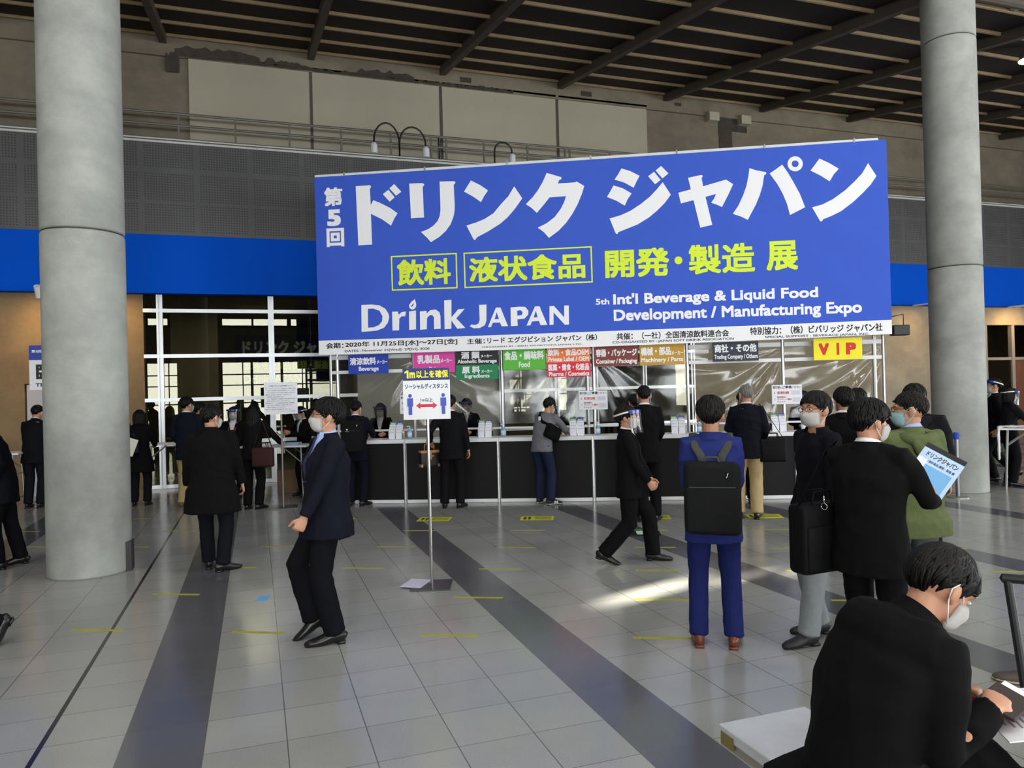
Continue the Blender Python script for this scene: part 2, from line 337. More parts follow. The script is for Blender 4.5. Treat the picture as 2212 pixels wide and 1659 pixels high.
LOGO=[([(0.739,3.215),(0.914,3.215),(1.044,3.197),(1.141,3.136),(1.193,3.049),(1.202,2.996),(1.178,2.911),(1.111,2.828),(0.99,2.785),(0.859,2.777),(0.732,2.773)],[(0.847,3.147),(0.934,3.15),(1.042,3.108),(1.088,3.021),(1.081,2.936),(1.025,2.874),(0.937,2.841),(0.843,2.837)]),([(1.252,3.085),(1.346,3.086),(1.362,3.033),(1.411,3.073),(1.482,3.081),(1.467,3.003),(1.409,3.005),(1.369,2.968),(1.36,2.777),(1.251,2.777)],[]),([(1.534,3.08),(1.649,3.09),(1.641,2.783),(1.529,2.778)],[]),([(1.636,3.278),(1.656,3.192),(1.65,3.15),(1.617,3.113),(1.574,3.11),(1.538,3.143),(1.539,3.186),(1.577,3.237)],[(1.62,3.219),(1.608,3.173),(1.575,3.148),(1.569,3.17)]),([(1.713,3.073),(1.825,3.08),(1.824,3.037),(1.886,3.088),(1.972,3.096),(2.035,3.051),(2.051,2.987),(2.05,2.78),(1.942,2.775),(1.943,2.97),(1.916,3.009),(1.873,3.004),(1.829,2.963),(1.82,2.779),(1.71,2.774)],[]),([(2.119,3.239),(2.239,3.245),(2.232,2.96),(2.347,3.086),(2.453,3.089),(2.311,2.94),(2.456,2.779),(2.323,2.77),(2.231,2.907),(2.225,2.774),(2.114,2.769)],[]),([(2.689,3.144),(2.81,3.145),(2.803,2.887),(2.776,2.814),(2.69,2.769),(2.594,2.768),(2.531,2.801),(2.553,2.832),(2.617,2.82),(2.67,2.843),(2.693,2.901)],[]),([(2.963,3.092),(3.037,3.089),(3.151,2.785),(3.05,2.784),(3.02,2.848),(2.904,2.848),(2.876,2.779),(2.824,2.779)],[(2.937,2.903),(3.007,2.905),(2.972,3.018)]),([(3.199,3.083),(3.342,3.092),(3.437,3.085),(3.487,3.02),(3.482,2.958),(3.421,2.897),(3.306,2.89),(3.309,2.786),(3.198,2.783)],[(3.305,3.027),(3.362,3.035),(3.393,3.003),(3.381,2.957),(3.307,2.947)]),([(3.594,3.085),(3.667,3.087),(3.785,2.784),(3.676,2.783),(3.651,2.851),(3.54,2.847),(3.513,2.785),(3.45,2.783)],[(3.568,2.908),(3.633,2.91),(3.607,3.02)]),([(3.828,3.081),(3.897,3.085),(4.058,2.895),(4.063,3.083),(4.136,3.084),(4.132,2.778),(4.065,2.776),(3.89,2.981),(3.885,2.783),(3.82,2.781)],[])]
BOXES=[[(1.252,3.998),(2.347,4.004),(2.346,3.426),(1.256,3.428)],[(2.455,4.001),(4.526,4.015),(4.529,3.435),(2.459,3.424)]]
DOT=((5.88,3.731),0.062)
BTEXT=[
('第', 'w', (0.152, 0.466, 4.865, 5.174), 0.045),
('5', 'w', (0.193, 0.432, 4.532, 4.812), 0.05),
('回', 'w', (0.177, 0.479, 4.19, 4.501), 0.045),
('飲料', 'y', (1.349, 2.243, 3.501, 3.93), 0.035),
('液状食品', 'y', (2.539, 4.417, 3.51, 3.922), 0.035),
('開発', 'y', (4.727, 5.738, 3.491, 3.951), 0.035),
('製造', 'y', (6.035, 7.056, 3.495, 3.965), 0.03),
('展', 'y', (7.228, 7.709, 3.507, 3.971), 0.035),
('5th', 'w', (4.565, 4.782, 3.076, 3.171), 0.03),
("Int'l Beverage & Liquid Food", 'w', (4.841, 7.995, 3.018, 3.243), 0.036),
('Development / Manufacturing Expo', 'w', (4.843, 8.641, 2.753, 2.991), 0.036),
('会期：', 'k', (0.127, 0.421, 2.513, 2.609), 0.025),
('2020年 11月25日[水]～27日[金]', 'k', (0.451, 2.319, 2.514, 2.616), 0.025),
('DATES : Novemver 25[Wed]- 27[Fri], 2020', 'k', (0.44, 1.857, 2.435, 2.483), 0.015),
('主催：', 'k', (2.475, 2.77, 2.512, 2.604), 0.025),
('リード エグジビション ジャパン（株）', 'k', (2.81, 4.572, 2.51, 2.612), 0.025),
('ORGANISED BY : REED EXHIBITIONS JAPAN LTD.', 'k', (2.719, 4.331, 2.443, 2.47), 0.015),
('共催：（一社）全国清涼飲料連合会', 'k', (4.881, 6.627, 2.504, 2.618), 0.025),
('CO-ORGANISED BY : JAPAN SOFT DRINK ASSOCIATION', 'k', (4.812, 6.697, 2.44, 2.488), 0.015),
('特別協力：（株）ビバリッジ ジャパン社', 'k', (6.951, 8.937, 2.513, 2.639), 0.025),
('SPECIAL SUPPORT : BEVERAGE JAPAN, INC.', 'k', (7.175, 8.739, 2.45, 2.494), 0.015)]
TAPES=[(-1.38,6.57,0.43),(-0.92,7.45,0.45),(-0.21,6.0,0.42),(-0.27,8.25,0.27),(0.02,9.23,0.42),(-1.42,9.91,0.2),(-2.68,10.53,0.42),(-3.19,11.87,0.42),(-1.21,10.9,0.44),(-1.74,12.23,0.28),(0.31,6.84,0.2),(0.8,7.72,0.42),(1.1,5.36,0.42),(1.57,6.21,0.42),(2.05,7.09,0.42),(1.29,8.6,0.43),(2.52,7.96,0.43),(1.74,9.45,0.42),(2.98,8.85,0.44),(4.32,8.18,0.44),(3.89,7.3,0.44),(3.41,6.39,0.42),(2.92,5.53,0.46),(2.47,4.7,0.42),(5.67,7.54,0.42),(5.15,6.65,0.42),(4.68,5.8,0.42),(4.35,4.86,0.42),(6.28,4.99,0.42),(6.54,5.95,0.42)]
SEAT = (1.77, 1.87, 100, 8, 34, 24, 0, .54)
# ---------------------------------------------------------------- the setting
struct('floor', box(B(), -16, 28, -15.5, 26, -.1, 0), FLOOR)
# pitched ribbed ceiling over the counter side, flat dark roof behind
def zc(y): return 9.42+(y-17.1)*.1767
bm = B()
v = [bm.verts.new(p) for p in ((-16, 18.2, zc(18.2)), (28, 18.2, zc(18.2)), (28, 9, zc(9)), (-16, 9, zc(9)), (28, 8.9, 9.6), (-16, 8.9, 9.6), (28, -15.5, 9.6), (-16, -15.5, 9.6))]
w2 = [bm.verts.new(p.co+Vector((0, 0, .25))) for p in v]
for q in ((0, 1, 2, 3), (3, 2, 4, 5), (5, 4, 6, 7)):
    bm.faces.new([v[i] for i in q]); bm.faces.new([w2[i] for i in reversed(q)])
ceil = struct('ceiling', bm, DARKCEIL)
for yy in (16.95, 16.0, 15.05, 14.1, 13.08, 12.1, 11.05, 10.05, 9.12):
    o = struct('ceiling_rib', box(B(), -16, 28, yy-.022, yy+.022, zc(yy)-.06, zc(yy)+.02), RIB, ceil)
for i in range(-4, 9):
    x = -1.67+3.0*i; bm = B()
    for dx0, dx1, d0, d1 in ((-.07, .07, .20, .17), (-.07, -.025, .17, 0), (.025, .07, .17, 0)):
        a = [(x+dx, y, zc(y)-dd) for y in (9.0, 17.1) for dd in (d0, d1) for dx in (dx0, dx1)]
        vv = [bm.verts.new(p) for p in a]
        for f in ((0, 1, 3, 2), (4, 6, 7, 5), (0, 4, 5, 1), (2, 3, 7, 6), (0, 2, 6, 4), (1, 5, 7, 3)): bm.faces.new([vv[j] for j in f])
    struct('ceiling_beam', bm, BEAM, ceil)
for (xa, xb) in ((9.2, 10.0), (11.3, 12.1), (12.3, 13.1), (14.6, 15.4), (6.2, 7.0)):   # pale struts of the open roof
    struct('roof_strut', tube(B(), [(xa, 9.05, 7.98), ((xa+xb)/2, 8.95, 9.5)], .075, 10), ALU, ceil)
struct('roof_chord', tube(B(), [(-16, 8.95, 8.02), (28, 8.95, 8.02)], .09, 10), BEAM, ceil)
# the walls
struct('wall_rear', box(B(), -16, 28, REAR-.02, REAR, 0, 9.85), mat('rear_dark', (70, 66, 60), .8))
# slots added high in the unseen left wall, shaped to throw sun blades on the floor: (x0, x1, y at x0, width across)
holes = []
for (xa, xb, y0, wd) in [(2.75, 3.75, 5.42, .24), (3.85, 4.45, 5.60, .12), (4.7, 5.45, 5.62, .13)]:
    sa, sb = (xa+16)/SDIR.x, (xb+16)/SDIR.x
    yh = y0-SDIR.y*sa; holes.append((yh, yh+wd, -SDIR.z*sa, -SDIR.z*sb))
holes.sort(); zs0 = min(h[2] for h in holes); zs1 = max(h[3] for h in holes); bm = B(); py = -15.5
box(bm, -16.02, -16, -15.5, 26, 0, zs0); box(bm, -16.02, -16, -15.5, 26, zs1, 11)
for (ya, yb, za, zb) in holes:
    ya = max(ya, py)
    if yb <= ya: continue
    box(bm, -16.02, -16, py, ya, zs0, zs1)
    if za > zs0: box(bm, -16.02, -16, ya, yb, zs0, za)
    if zb < zs1: box(bm, -16.02, -16, ya, yb, zb, zs1)
    py = yb
box(bm, -16.02, -16, py, 26, zs0, zs1)
struct('wall_left', bm, CONC_W)
struct('wall_right', box(B(), RIGHT, RIGHT+.2, -15.5, 26, 0, 11), CONC_W)
for n, (x0, x1, z0, z1) in enumerate(REAR_PANES+REAR_CLERE):
    bm = B()
    for a in ((x0-.06, x0), (x1, x1+.06)): box(bm, a[0], a[1], REAR, REAR+.16, z0-.06, z1+.06)
    for c in ((z0-.06, z0), (z1, z1+.06)): box(bm, x0, x1, REAR, REAR+.16, c[0], c[1])
    if z1-z0 > 1:
        for t in (.32, .38, .62, .8): box(bm, x0, x1, REAR+.11, REAR+.16, z0+(z1-z0)*t-.035, z0+(z1-z0)*t+.035)
        box(bm, x0+(x1-x0)*.72-.03, x0+(x1-x0)*.72+.03, REAR+.11, REAR+.16, z0, z1)
    struct('window_%d' % (n+10), bm, RUBBER)

# booth-side wall: glass fronts and concrete between, blue fascia, perforated parapet, gallery and upper wall
YW = 16.0
bm = B()
box(bm, -16, -4.05, YW, YW+.25, 0, 3.85); box(bm, -2.95, -2.03, YW, YW+.25, 0, 3.85); box(bm, -4.05, -2.95, YW, YW+.25, 2.1, 3.85)
struct('wall_back', bm, CONC_B)
struct('wall_panel', box(B(), 2.05, 5.2, YW, YW+.25, 0, 3.85), mat('panel_greige', (186, 184, 174), .55, 0, .05, 2))
bm = B(); box(bm, 10.3, 20.15, YW, YW+.25, 0, 3.85); box(bm, 20.15, 22.4, YW, YW+.25, 3.28, 3.85); box(bm, 22.4, 28, YW, YW+.25, 0, 3.85)
struct('wall_back_east', bm, CONC_W)
d = struct('door_1', box(B(), -4.02, -2.98, YW+.02, YW+.10, 0, 2.08), mat('door_grey', (176, 182, 196), .5))
struct('door_handle', box(B(), -3.93, -3.78, YW-.03, YW+.02, 1.0, 1.03), STEEL, d)
def glazing(name, x0, x1, xm, zr, parent_kind='structure'):
    bm = B()
    for x in xm: box(bm, x-.055, x-.02, YW-.06, YW+.06, 0, 3.85); box(bm, x+.02, x+.055, YW-.06, YW+.06, 0, 3.85); box(bm, x-.02, x+.02, YW-.02, YW+.03, 0, 3.85)
    for z in zr: box(bm, x0, x1, YW-.055, YW+.02, z-.035, z+.035)
    o = struct(name, bm, ALU)
    struct('window_pane', box(B(), x0, x1, YW-.005, YW+.005, 0, 3.85), GLASS, o)
    return o
glazing('window_1', -2.03, 2.05, (-1.74, .33), (3.48, 2.59, 1.73, .86, .04))
glazing('window_2', 5.2, 10.3, (5.25, 6.6, 7.6, 8.9, 10.25), (3.48, 2.59, 1.73, .86, .04))
bm = B()
for x in (20.2, 21.3, 22.35): box(bm, x-.06, x+.06, YW+.02, YW+.14, 0, 3.28)
box(bm, 20.15, 22.4, YW+.03, YW+.12, 2.25, 2.33)
d2 = struct('door_2', bm, mat('frame_grey', (150, 146, 138), .5))
struct('door_leaf', box(B(), 21.36, 22.3, YW+.06, YW+.1, 0, 2.25), mat('door_brown', (110, 66, 40), .5), d2)
struct('door_pane', box(B(), 20.26, 21.24, YW+.07, YW+.08, 0, 2.25), GLASS, d2)
# dim rooms behind the glass
bm = B(); box(bm, -1.9, -.85, 19.5, 19.9, 0, 3.9); box(bm, 2.6, 8, 21, 21.3, 0, 3.9); box(bm, -16, 28, 24, 24.2, 0, 3.9); box(bm, -16, 28, 16.3, 24, 3.86, 3.95)
struct('wall_interior', bm, mat('interior_wall', (128, 116, 94), .8, 0, .2, 1))
for (x, y) in ((-4, 18), (0, 18.2), (5, 18.5), (9, 18.5)):      # warm lights added to lift the dark room behind the glass
    area_light('added_room_light', (x, y, 3.82), (0, 0, 0), .8, .8, 26, (1, .82, .58))
struct('trim_1', box(B(), -16, 28, YW-.28, YW-.05, 3.79, 4.92), BLUE)
bm = B(); box(bm, 5.0, 5.004, YW-.283, YW-.2801, 3.79, 4.92); box(bm, -1.96, -1.955, YW-.283, YW-.2801, 3.79, 4.92)
struct('trim_2', bm, mat('seam_blue', (6, 50, 120), .6))
struct('trim_3', prism(B(), [(21.58, 4.05), (21.64, 4.05), (21.86, 4.36), (21.8, 4.36)], YW-.30, YW-.2805), WHITE)
struct('wall_parapet', box(B(), -16, 28, YW-.16, YW-.10, 4.92, 6.73), PERF)
bm = B(); box(bm, -16, 28, YW-.2, YW-.06, 6.73, 6.77); box(bm, -16, 28, YW-.18, YW-.08, 6.80, 6.825)
struct('trim_4', bm, mat('trim_pale', (214, 214, 210), .5))
struct('trim_5', box(B(), -16, 28, YW-.1, 17.1, 4.6, 4.9), CONC_U)
bm = B(); box(bm, -16, 28, 17.1, 17.4, 4.9, 8.95); box(bm, -16, 28, 17.02, 17.4, 8.95, 9.4)
struct('wall_upper', bm, CONC_U)
sh = mat('dark_stain', (74, 68, 60), .9, 0, .3, 6); wr = random.Random(3)
for i, (x, z0, z1, ww) in enumerate([(-1.50, 8.62, 9.02, .26), (2.3, 8.96, 9.05, 7.6), (-.6, 9.02, 9.2, 1.7), (.75, 9.02, 9.13, .8), (3.0, 9.02, 9.16, 1.3), (4.9, 9.1, 9.22, .28), (8.05, 9.1, 9.22, .3), (10.7, 9.12, 9.2, .2), (12.2, 7.7, 9.04, .42), (12.45, 8.62, 9.0, .9), (15.4, 7.9, 8.35, 1.1)]):
    bm = B(); n = 14 if ww < 2 else 70
    zt, zb = [], []
    for q in range(n+1): zt.append(z1+wr.uniform(-.06, .03)*(i < 5)*(1 if 0 < q < n else 0)-(.08 if i in (2, 3, 4) and q in (0, n) else 0)); zb.append(z0+wr.uniform(-.008, .008)*(i < 5))
    out = [(x-ww/2+ww*q/n, zt[q]) for q in range(n+1)]+[(x-ww/2+ww*q/n, zb[q]) for q in range(n, -1, -1)]
    yy = 17.1 if z1 <= 9.05 and i > 7 else 17.02
    struct('trim_%d' % (20+i), prism(B(), out, yy-.004-.0008*i, yy-.0005), sh)
# white boards on the upper wall
for i, x in enumerate((-1.19, 1.35, 4.32, 7.29)):
    wd = (2.48, 2.9, 2.9, 2.48)[i]
    t = thing('wall_board', 'large cream board on the upper concrete wall, %s' % ('farthest left of four', 'second from the left of four', 'third from the left of four', 'farthest right of four')[i], 'board', (x, 17.09, 7.0), 0, 'boards along the upper wall')
    obj('board_panel', box(B(), 0, wd, -.045, -.0, 0, 2.0), BOARD, t)
    bm = B(); box(bm, 0, wd, -.07, 0, 2.0, 2.045); obj('top_rail', bm, mat('rail_pale', (190, 190, 182), .5), t)
    if i < 3: obj('divider_post', box(B(), wd+.0, wd+.06, -.06, 0, -.1, 2.08), mat('post_brown', (92, 84, 76), .5), t)
for i, x in enumerate((11.73, 12.74)):
    tag(obj('wall_speaker', rbox(x-.155, x+.155, 16.88, 17.09, 8.79, 9.02, .01), BOARD), 'small cream box speaker high on the upper wall, %s of the dark patch' % ('left' if i == 0 else 'right'), 'speaker', 'box speakers on the upper wall')
# gallery railing
rl = thing('gallery_railing', 'grey metal railing of the upper gallery behind the perforated parapet', 'railing', (0, 16.5, 4.9))
RG = mat('railing_grey', (128, 126, 118), .5, .4)
for z, r in ((7.56, .028), (7.32, .028), (7.05, .012)): obj('rail', tube(B(), [(-16, 0, z-4.9), (28, 0, z-4.9)], r, 8), RG, rl)
for x in [-5.7+1.085*i for i in range(22)]+[3.9, 4.08, 4.25, 7.2]: obj('railing_post', box(B(), x-.02, x+.02, -.02, .02, 0, 2.66), RG, rl)
def gooseneck(x, heads, label, y=15.87):
    t = thing('gooseneck_lamp', label, 'lamp', (x, y, 6.77), 0, 'gooseneck lamps on the parapet')
    for dx, top in heads:
        pts = [(0, 0, 0), (0, 0, .35)]+[(dx*(1-cos(a))/2, 0, .35+top*sin(a)) for a in [pi*q/10 for q in range(1, 10)]]+[(dx, 0, .3)]
        obj('lamp_arm', tube(B(), pts, .02, 8), BLACK, t)
        h = obj('lamp_head', tube(B(), [(dx, 0, .32), (dx, 0, .28), (dx, 0, .1), (dx, 0, .08)], [.05, .075, .075, .11], 16, cap=.01), WHITE, t)
gooseneck(3.05, [(-.55, .42), (.58, .38)], 'black double gooseneck lamp with two white heads on the parapet')
gooseneck(5.2, [(.42, .22)], 'black single gooseneck lamp peeking over the top edge of the blue banner')
gooseneck(10.6, [(.3, .2)], 'black gooseneck lamp behind the banner top edge, near the dark wall patch')
# the two round columns
def column(x, y, label, r):
    t = thing('concrete_column', label, 'column', (x, y, 0)); n = 48
    for nm, z0, z1 in (('column_shaft', 0, 3.47), ('column_shaft', 3.485, 7.0), ('column_shaft', 7.015, 7.75)):
        bm = tube(B(), [(0, 0, z0), (0, 0, z0+.02), (0, 0, z1-.02), (0, 0, z1)], [r-.008, r, r, r-.008], n, cap=.0001)
        o = obj(nm, bm, CONC, t, True)
    obj('joint_ring', tube(B(), [(0, 0, 3.465), (0, 0, 3.49)], r-.012, n, cap=.0001), RUBBER, t)
    obj('joint_ring', tube(B(), [(0, 0, 6.995), (0, 0, 7.02)], r-.012, n, cap=.0001), RUBBER, t)
    obj('column_head', tube(B(), [(0, 0, 7.75), (0, 0, 8.0)], [r, r*.45], n, cap=.0001), CONC, t, True)
    return t
c1 = column(-1.6503, 8.7043, 'round grey concrete column in the left foreground, dark hatch at its foot', .3877)
obj('base_hatch', box(B(), .27, .405, -.16, .04, 0.0, .3), RUBBER, c1)
column(10.3926, 8.73, 'round grey concrete column on the right, behind the blue-topped stanchion', .3785)
# spot lamps under the fascia and the hall lamp in the roof
def spot(x, label, aim, power, color, y=YW-.85, z=3.74):
    t = thing('wall_spotlight', label, 'lamp', (x, y, z), 0, 'spotlights under the fascia')
    dr = (Vector(aim)-Vector((x, y, z))).normalized()
    obj('lamp_can', tube(B(), [dr*-.08, dr*.14], .055, 14, cap=.01), WHITE, t); obj('mount', box(B(), -.02, .02, -.02, .62, .02, .06), WHITE, t)
    l = bpy.data.lights.new('spot', 'SPOT'); l.energy = power; l.color = color; l.spot_size = radians(150); l.spot_blend = 1; l.shadow_soft_size = .15
    lo = bpy.data.objects.new('spotlight_beam', l); COL.objects.link(lo); lo.location = Vector((x, y, z))+dr*.16; lo.rotation_euler = dr.to_track_quat('-Z', 'Y').to_euler()
WARM = (1, .62, .26)
spot(-3.6, 'white spotlight under the blue fascia left of the big column', (-3.6, 16, 2.6), 55, WARM)
spot(-2.4, 'white spotlight under the blue fascia right of the big column', (-2.5, 16, 2.6), 45, WARM)
spot(17.2, 'white spotlight under the fascia just right of the banner', (17.2, 16, 2.6), 35, WARM)
spot(20.8, 'white spotlight beside the right column, left of a pair', (20.8, 16, 2.8), 45, WARM); spot(21.1, 'white spotlight beside the right column, right of a pair', (21.3, 16, 2.8), 45, WARM)
t = thing('hall_lamp', 'glowing round hall lamp in the roof at the right edge', 'lamp', (14.5, 10.4, 7.98)); obj('lamp_shade', tube(B(), [(0, 0, .2), (0, 0, .12), (0, 0, -.02)], [.06, .14, .2], 20, cap=.02), ALU, t)
obj('lamp_glow', tube(B(), [(0, 0, -.03), (0, 0, -.035)], .18, 20, cap=.2), mat('hall_glow', (255, 240, 190), .5, emit=14), t)
# ---------------------------------------------------------------- the registration booth
BA = radians(-24.4979)
def bt(t, off, z=0): return (t*cos(BA)-off*sin(BA), 12.754+t*sin(BA)+off*cos(BA), z)
def bthing(name, label, cat, t, off, z=0, group=None): return thing(name, label, cat, bt(t, off, z), BA, group)
CE = [.95, 2.445, 3.94, 5.42, 6.93, 8.47, 9.97]
WHO = ['under the blue beverage sign', 'under the pink dairy sign', 'under the light green food sign', 'under the brown container sign', 'under the navy trading company sign', 'under the yellow VIP sign']
for i in range(6):
    w_ = CE[i+1]-CE[i]
    t = bthing('reception_counter', 'black fronted white topped reception counter unit '+WHO[i], 'counter', CE[i], 0, 0, 'reception counter units')
    obj('front_panel', box(B(), .02, w_-.02, .012, .03, .055, .95), BLACKP, t)
    obj('counter_top', rbox(.0, w_-.004, -.01, .52, .95, 1.01, .006, 2), WHITE, t)
    obj('kick_rail', box(B(), .02, w_-.02, .0, .035, .004, .055), WHITE, t)
    obj('post', tube(B(), [(w_-.012, .01, .0), (w_-.012, .01, .99)], .024, 10, cap=.01), ALU, t)
    obj('side_panel', box(B(), .0, .02, .03, .5, .0, .95), WHITE, t)
PT = [1.063, 2.484, 3.96, 5.462, 6.959, 8.45, 9.985]
t = bthing('booth_frame', 'white and aluminium post and rail frame above the reception counter', 'frame', 0, .575)
for x in PT: obj('post', tube(B(), [(x, 0, 0.0), (x, 0, 2.52)], .026, 10, cap=.01), ALU, t)
for i in range(6):
    for z0, z1 in ((2.335, 2.40), (2.095, 2.15), (1.12, 1.15)): obj('rail', box(B(), PT[i]+.028, PT[i+1]-.028, -.018, .018, z0, z1), WHITE, t)
NEAR = ['behind the blue beverage sign', 'behind the pink dairy sign', 'behind the light green food sign', 'behind the brown container sign', 'behind the navy trading company sign', 'behind the yellow VIP sign']
for i in range(6):
    bm = B(); nx, nz = 60, 44; x0, x1, z0, z1 = PT[i]+.03, PT[i+1]-.03, 1.2, 2.33; rr = random.Random(40+i); ax = x0 if i in (1, 3) else x1
    fold = (.5, 1.0, .15, .35, 1.5, 1.7)[i]
    vs = []
    for b in range(nz+1):
        for a in range(nx+1):
            x = x0+(x1-x0)*a/nx; z = z0+(z1-z0)*b/nz
            dx, dz = (x-ax), (z1-z)
            ang = atan2(dz, abs(dx)+.12); rad = sqrt(dx*dx+dz*dz)
            y = fold*(.022*sin(ang*11+1.2*sin(rad*2.4+i))*min(1, rad*1.6)*math.exp(-rad*.55)+.008*sin(ang*26+i+sin(rad*5))*math.exp(-rad*.6))
            y += .004*sin(x*5.1+i)+.003*sin(z*7+x*3)
            vs.append(bm.verts.new((x-PT[i], y, z)))
    for b in range(nz):
        for a in range(nx): bm.faces.new((vs[b*(nx+1)+a], vs[b*(nx+1)+a+1], vs[(b+1)*(nx+1)+a+1], vs[(b+1)*(nx+1)+a]))
    o = obj('plastic_sheet', bm, SHEET, None, True); o.location = bt(PT[i], .615); o.rotation_euler = (0, 0, BA)
    tag(o, 'clear plastic splash sheet hung in the booth frame bay '+NEAR[i], 'plastic sheet', 'plastic sheets of the booth')
# the big banner
BX = .33                                                # its front plane, behind the counter front
ban = bthing('banner', 'huge blue and white event banner with katakana title above the reception booth', 'banner', .955, BX)
BW = 9.075; NAVY = mat('banner_blue', (54, 92, 208), .75, 0, .03, 2); BWHITE = mat('banner_white', (250, 251, 255), .75); BYEL = mat('banner_yellow', (226, 250, 60), .75)
def sheet(bm, x0, x1, za, zb, y0, y1):
    # slight sag and ripple of cloth, zb grows a little to the right as in the photograph
    n = 60
    def pt(i, top, y):
        s = i/n; c_ = zb if top else za; z = 2*(s-.5)*(s-1)*c_[0]-4*s*(s-1)*c_[1]+2*s*(s-.5)*c_[2]
        return (x0+(x1-x0)*s, y+.0008*sin(s*40), z)
    r = [[bm.verts.new(pt(i, tp, yy)) for i in range(n+1)] for tp in (0, 1) for yy in (y0, y1)]
    for i in range(n):
        a, b, c, d_ = r[0], r[1], r[2], r[3]
        for p, q in ((a, c), (d_, b), (b, a), (c, d_)): bm.faces.new((p[i], p[i+1], q[i+1], q[i]))
    return bm
obj('cloth', sheet(B(), 0, BW, (2.649, 2.651, 2.682), (5.357, 5.397, 5.46), -.004, .004), NAVY, ban)
obj('info_strip', sheet(B(), 0, BW, (2.415, 2.409, 2.464), (2.649, 2.651, 2.682), -.0041, .0041), BWHITE, ban)
KC = {'w': BWHITE, 'y': BYEL, 'k': INK}
bm = B()
for p in KATA: prism(bm, p, -.0065, .0065)
prism(bm, RING[0], -.0065, .0065, RING[1]); obj('title_lettering', bm, BWHITE, ban)
bm = B()
for o_, i_ in LOGO: prism(bm, o_, -.0065, .0065, i_ or None)
obj('logo_lettering', bm, BWHITE, ban)
bm = B()
for q in BOXES:
    cx = sum(p[0] for p in q)/4; cz = sum(p[1] for p in q)/4
    inn = [(p[0]+(.022 if p[0] < cx else -.022), p[1]+(.022 if p[1] < cz else -.022)) for p in q]
    obj('yellow_frame', prism(B(), q, -.0062, .0062, inn), BYEL, ban)
(dx, dz), dr = DOT
prism(bm, [(dx+dr*cos(a), dz+dr*sin(a)) for a in [2*pi*i/20 for i in range(20)]], -.0062, .0062)
obj('middle_dot', bm, BYEL, ban)
for s_, k_, r_, b_ in BTEXT:
    nm = {'w': 'white_lettering', 'y': 'yellow_lettering', 'k': 'black_lettering'}[k_]
    obj(nm, text_into(B(), s_, r_, 0, .0066, b_, thick_both=True), KC[k_], ban)
obj('top_bar', tube(B(), [(.0, .03, 5.375), (BW-.12, .03, 5.475)], .028, 8), WHITE, ban)
for i in range(7):
    x = .5+1.35*i; obj('hook', box(B(), x-.012, x+.012, -.006, .06, 5.345+.011*x, 5.415+.011*x), STEEL, ban)
for x in (.22, 4.4, 8.9): obj('mast', tube(B(), [(x, .255, 0), (x, .255, 5.36)], .03, 8, cap=.01), ALU, ban)
# a second banner far inside, glimpsed through the glass
b2 = thing('banner', 'dim second event banner glimpsed through the glass front left of the booth', 'banner', (-.5, 22.0, 1.95))
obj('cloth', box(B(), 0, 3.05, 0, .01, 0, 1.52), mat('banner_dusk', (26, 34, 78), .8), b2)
bm = text_into(B(), 'ドリンク ジャパン', (.18, 2.88, .95, 1.36), 0, .004, .05); obj('title_lettering', bm, BWHITE, b2)
bm = text_into(B(), 'Drink JAPAN', (.2, 1.75, .10, .40), 0, .004, .02); obj('logo_lettering', bm, BWHITE, b2)
bm = text_into(B(), '飲料 液状食品 開発・製造 展', (.22, 2.75, .54, .78), 0, .004, .03); obj('yellow_lettering', bm, BYEL, b2)
for x in (.1, 2.95): obj('banner_post', box(B(), x-.02, x+.02, .012, .05, -1.95, 1.52), STEEL, b2)
# category signs
def sign(name, label, t0, t1, z0, z1, rgb, texts, off=.40, tcol=None):
    s = bthing('category_sign', label, 'sign', t0, off, z0, 'category signs over the counter'); W_, H_ = t1-t0, z1-z0
    obj('panel', box(B(), 0, W_, -.002, .012, 0, H_), mat('sign_'+name, rgb, .55), s)
    for (tx, fx0, fx1, fz0, fz1, bd) in texts:
        obj('lettering', text_into(B(), tx, (fx0*W_, fx1*W_, fz0*H_, fz1*H_), -.002, .0015, bd), tcol or WHITE, s)
sign('bev', 'blue category sign reading Beverage, leftmost over the counter', 1.426, 2.099, 2.085, 2.40, (22, 62, 178), [('清涼飲料', .04, .70, .46, .86, .045), ('メーカー', .72, .98, .50, .70, .04), ('Beverage', .26, .76, .08, .38, .035)])
sign('dairy', 'pink category sign reading Dairy', 2.519, 3.211, 2.07, 2.405, (224, 70, 168), [('乳製品', .10, .65, .45, .88, .045), ('メーカー', .66, .93, .48, .68, .04), ('Dairy', .38, .63, .02, .30, .035)])
sign('alc', 'black category sign reading Alcoholic Beverage', 3.227, 3.921, 2.18, 2.415, (22, 22, 30), [('酒 類', .13, .57, .42, .92, .045), ('メーカー', .60, .86, .48, .70, .04), ('Alcoholic Beverage', .04, .97, .04, .38, .035)])
sign('ing', 'dark green category sign reading Ingredients, below the black sign', 3.229, 3.922, 1.94, 2.178, (12, 132, 82), [('原 料', .14, .57, .42, .92, .045), ('メーカー', .60, .86, .44, .66, .04), ('Ingredients', .20, .79, .03, .38, .035)])
sign('food', 'light green category sign reading Food', 4.003, 4.693, 2.075, 2.425, (86, 186, 52), [('食品・調味料', .03, .96, .46, .88, .045), ('Food', .37, .63, .12, .38, .035)])
sign('oem', 'orange category sign reading Private Label OEM', 4.717, 5.41, 2.18, 2.42, (240, 122, 54), [('飲料・食品OEM', .02, .97, .42, .90, .045), ('Private Label / OEM', .03, .97, .05, .36, .035)])
sign('pharma', 'red category sign reading Pharma Cosmetics, below the orange sign', 4.713, 5.411, 1.945, 2.178, (226, 36, 62), [('医薬・健食・化粧品', .03, .97, .42, .90, .045), ('Pharma / Cosmetics', .04, .97, .05, .36, .035)])
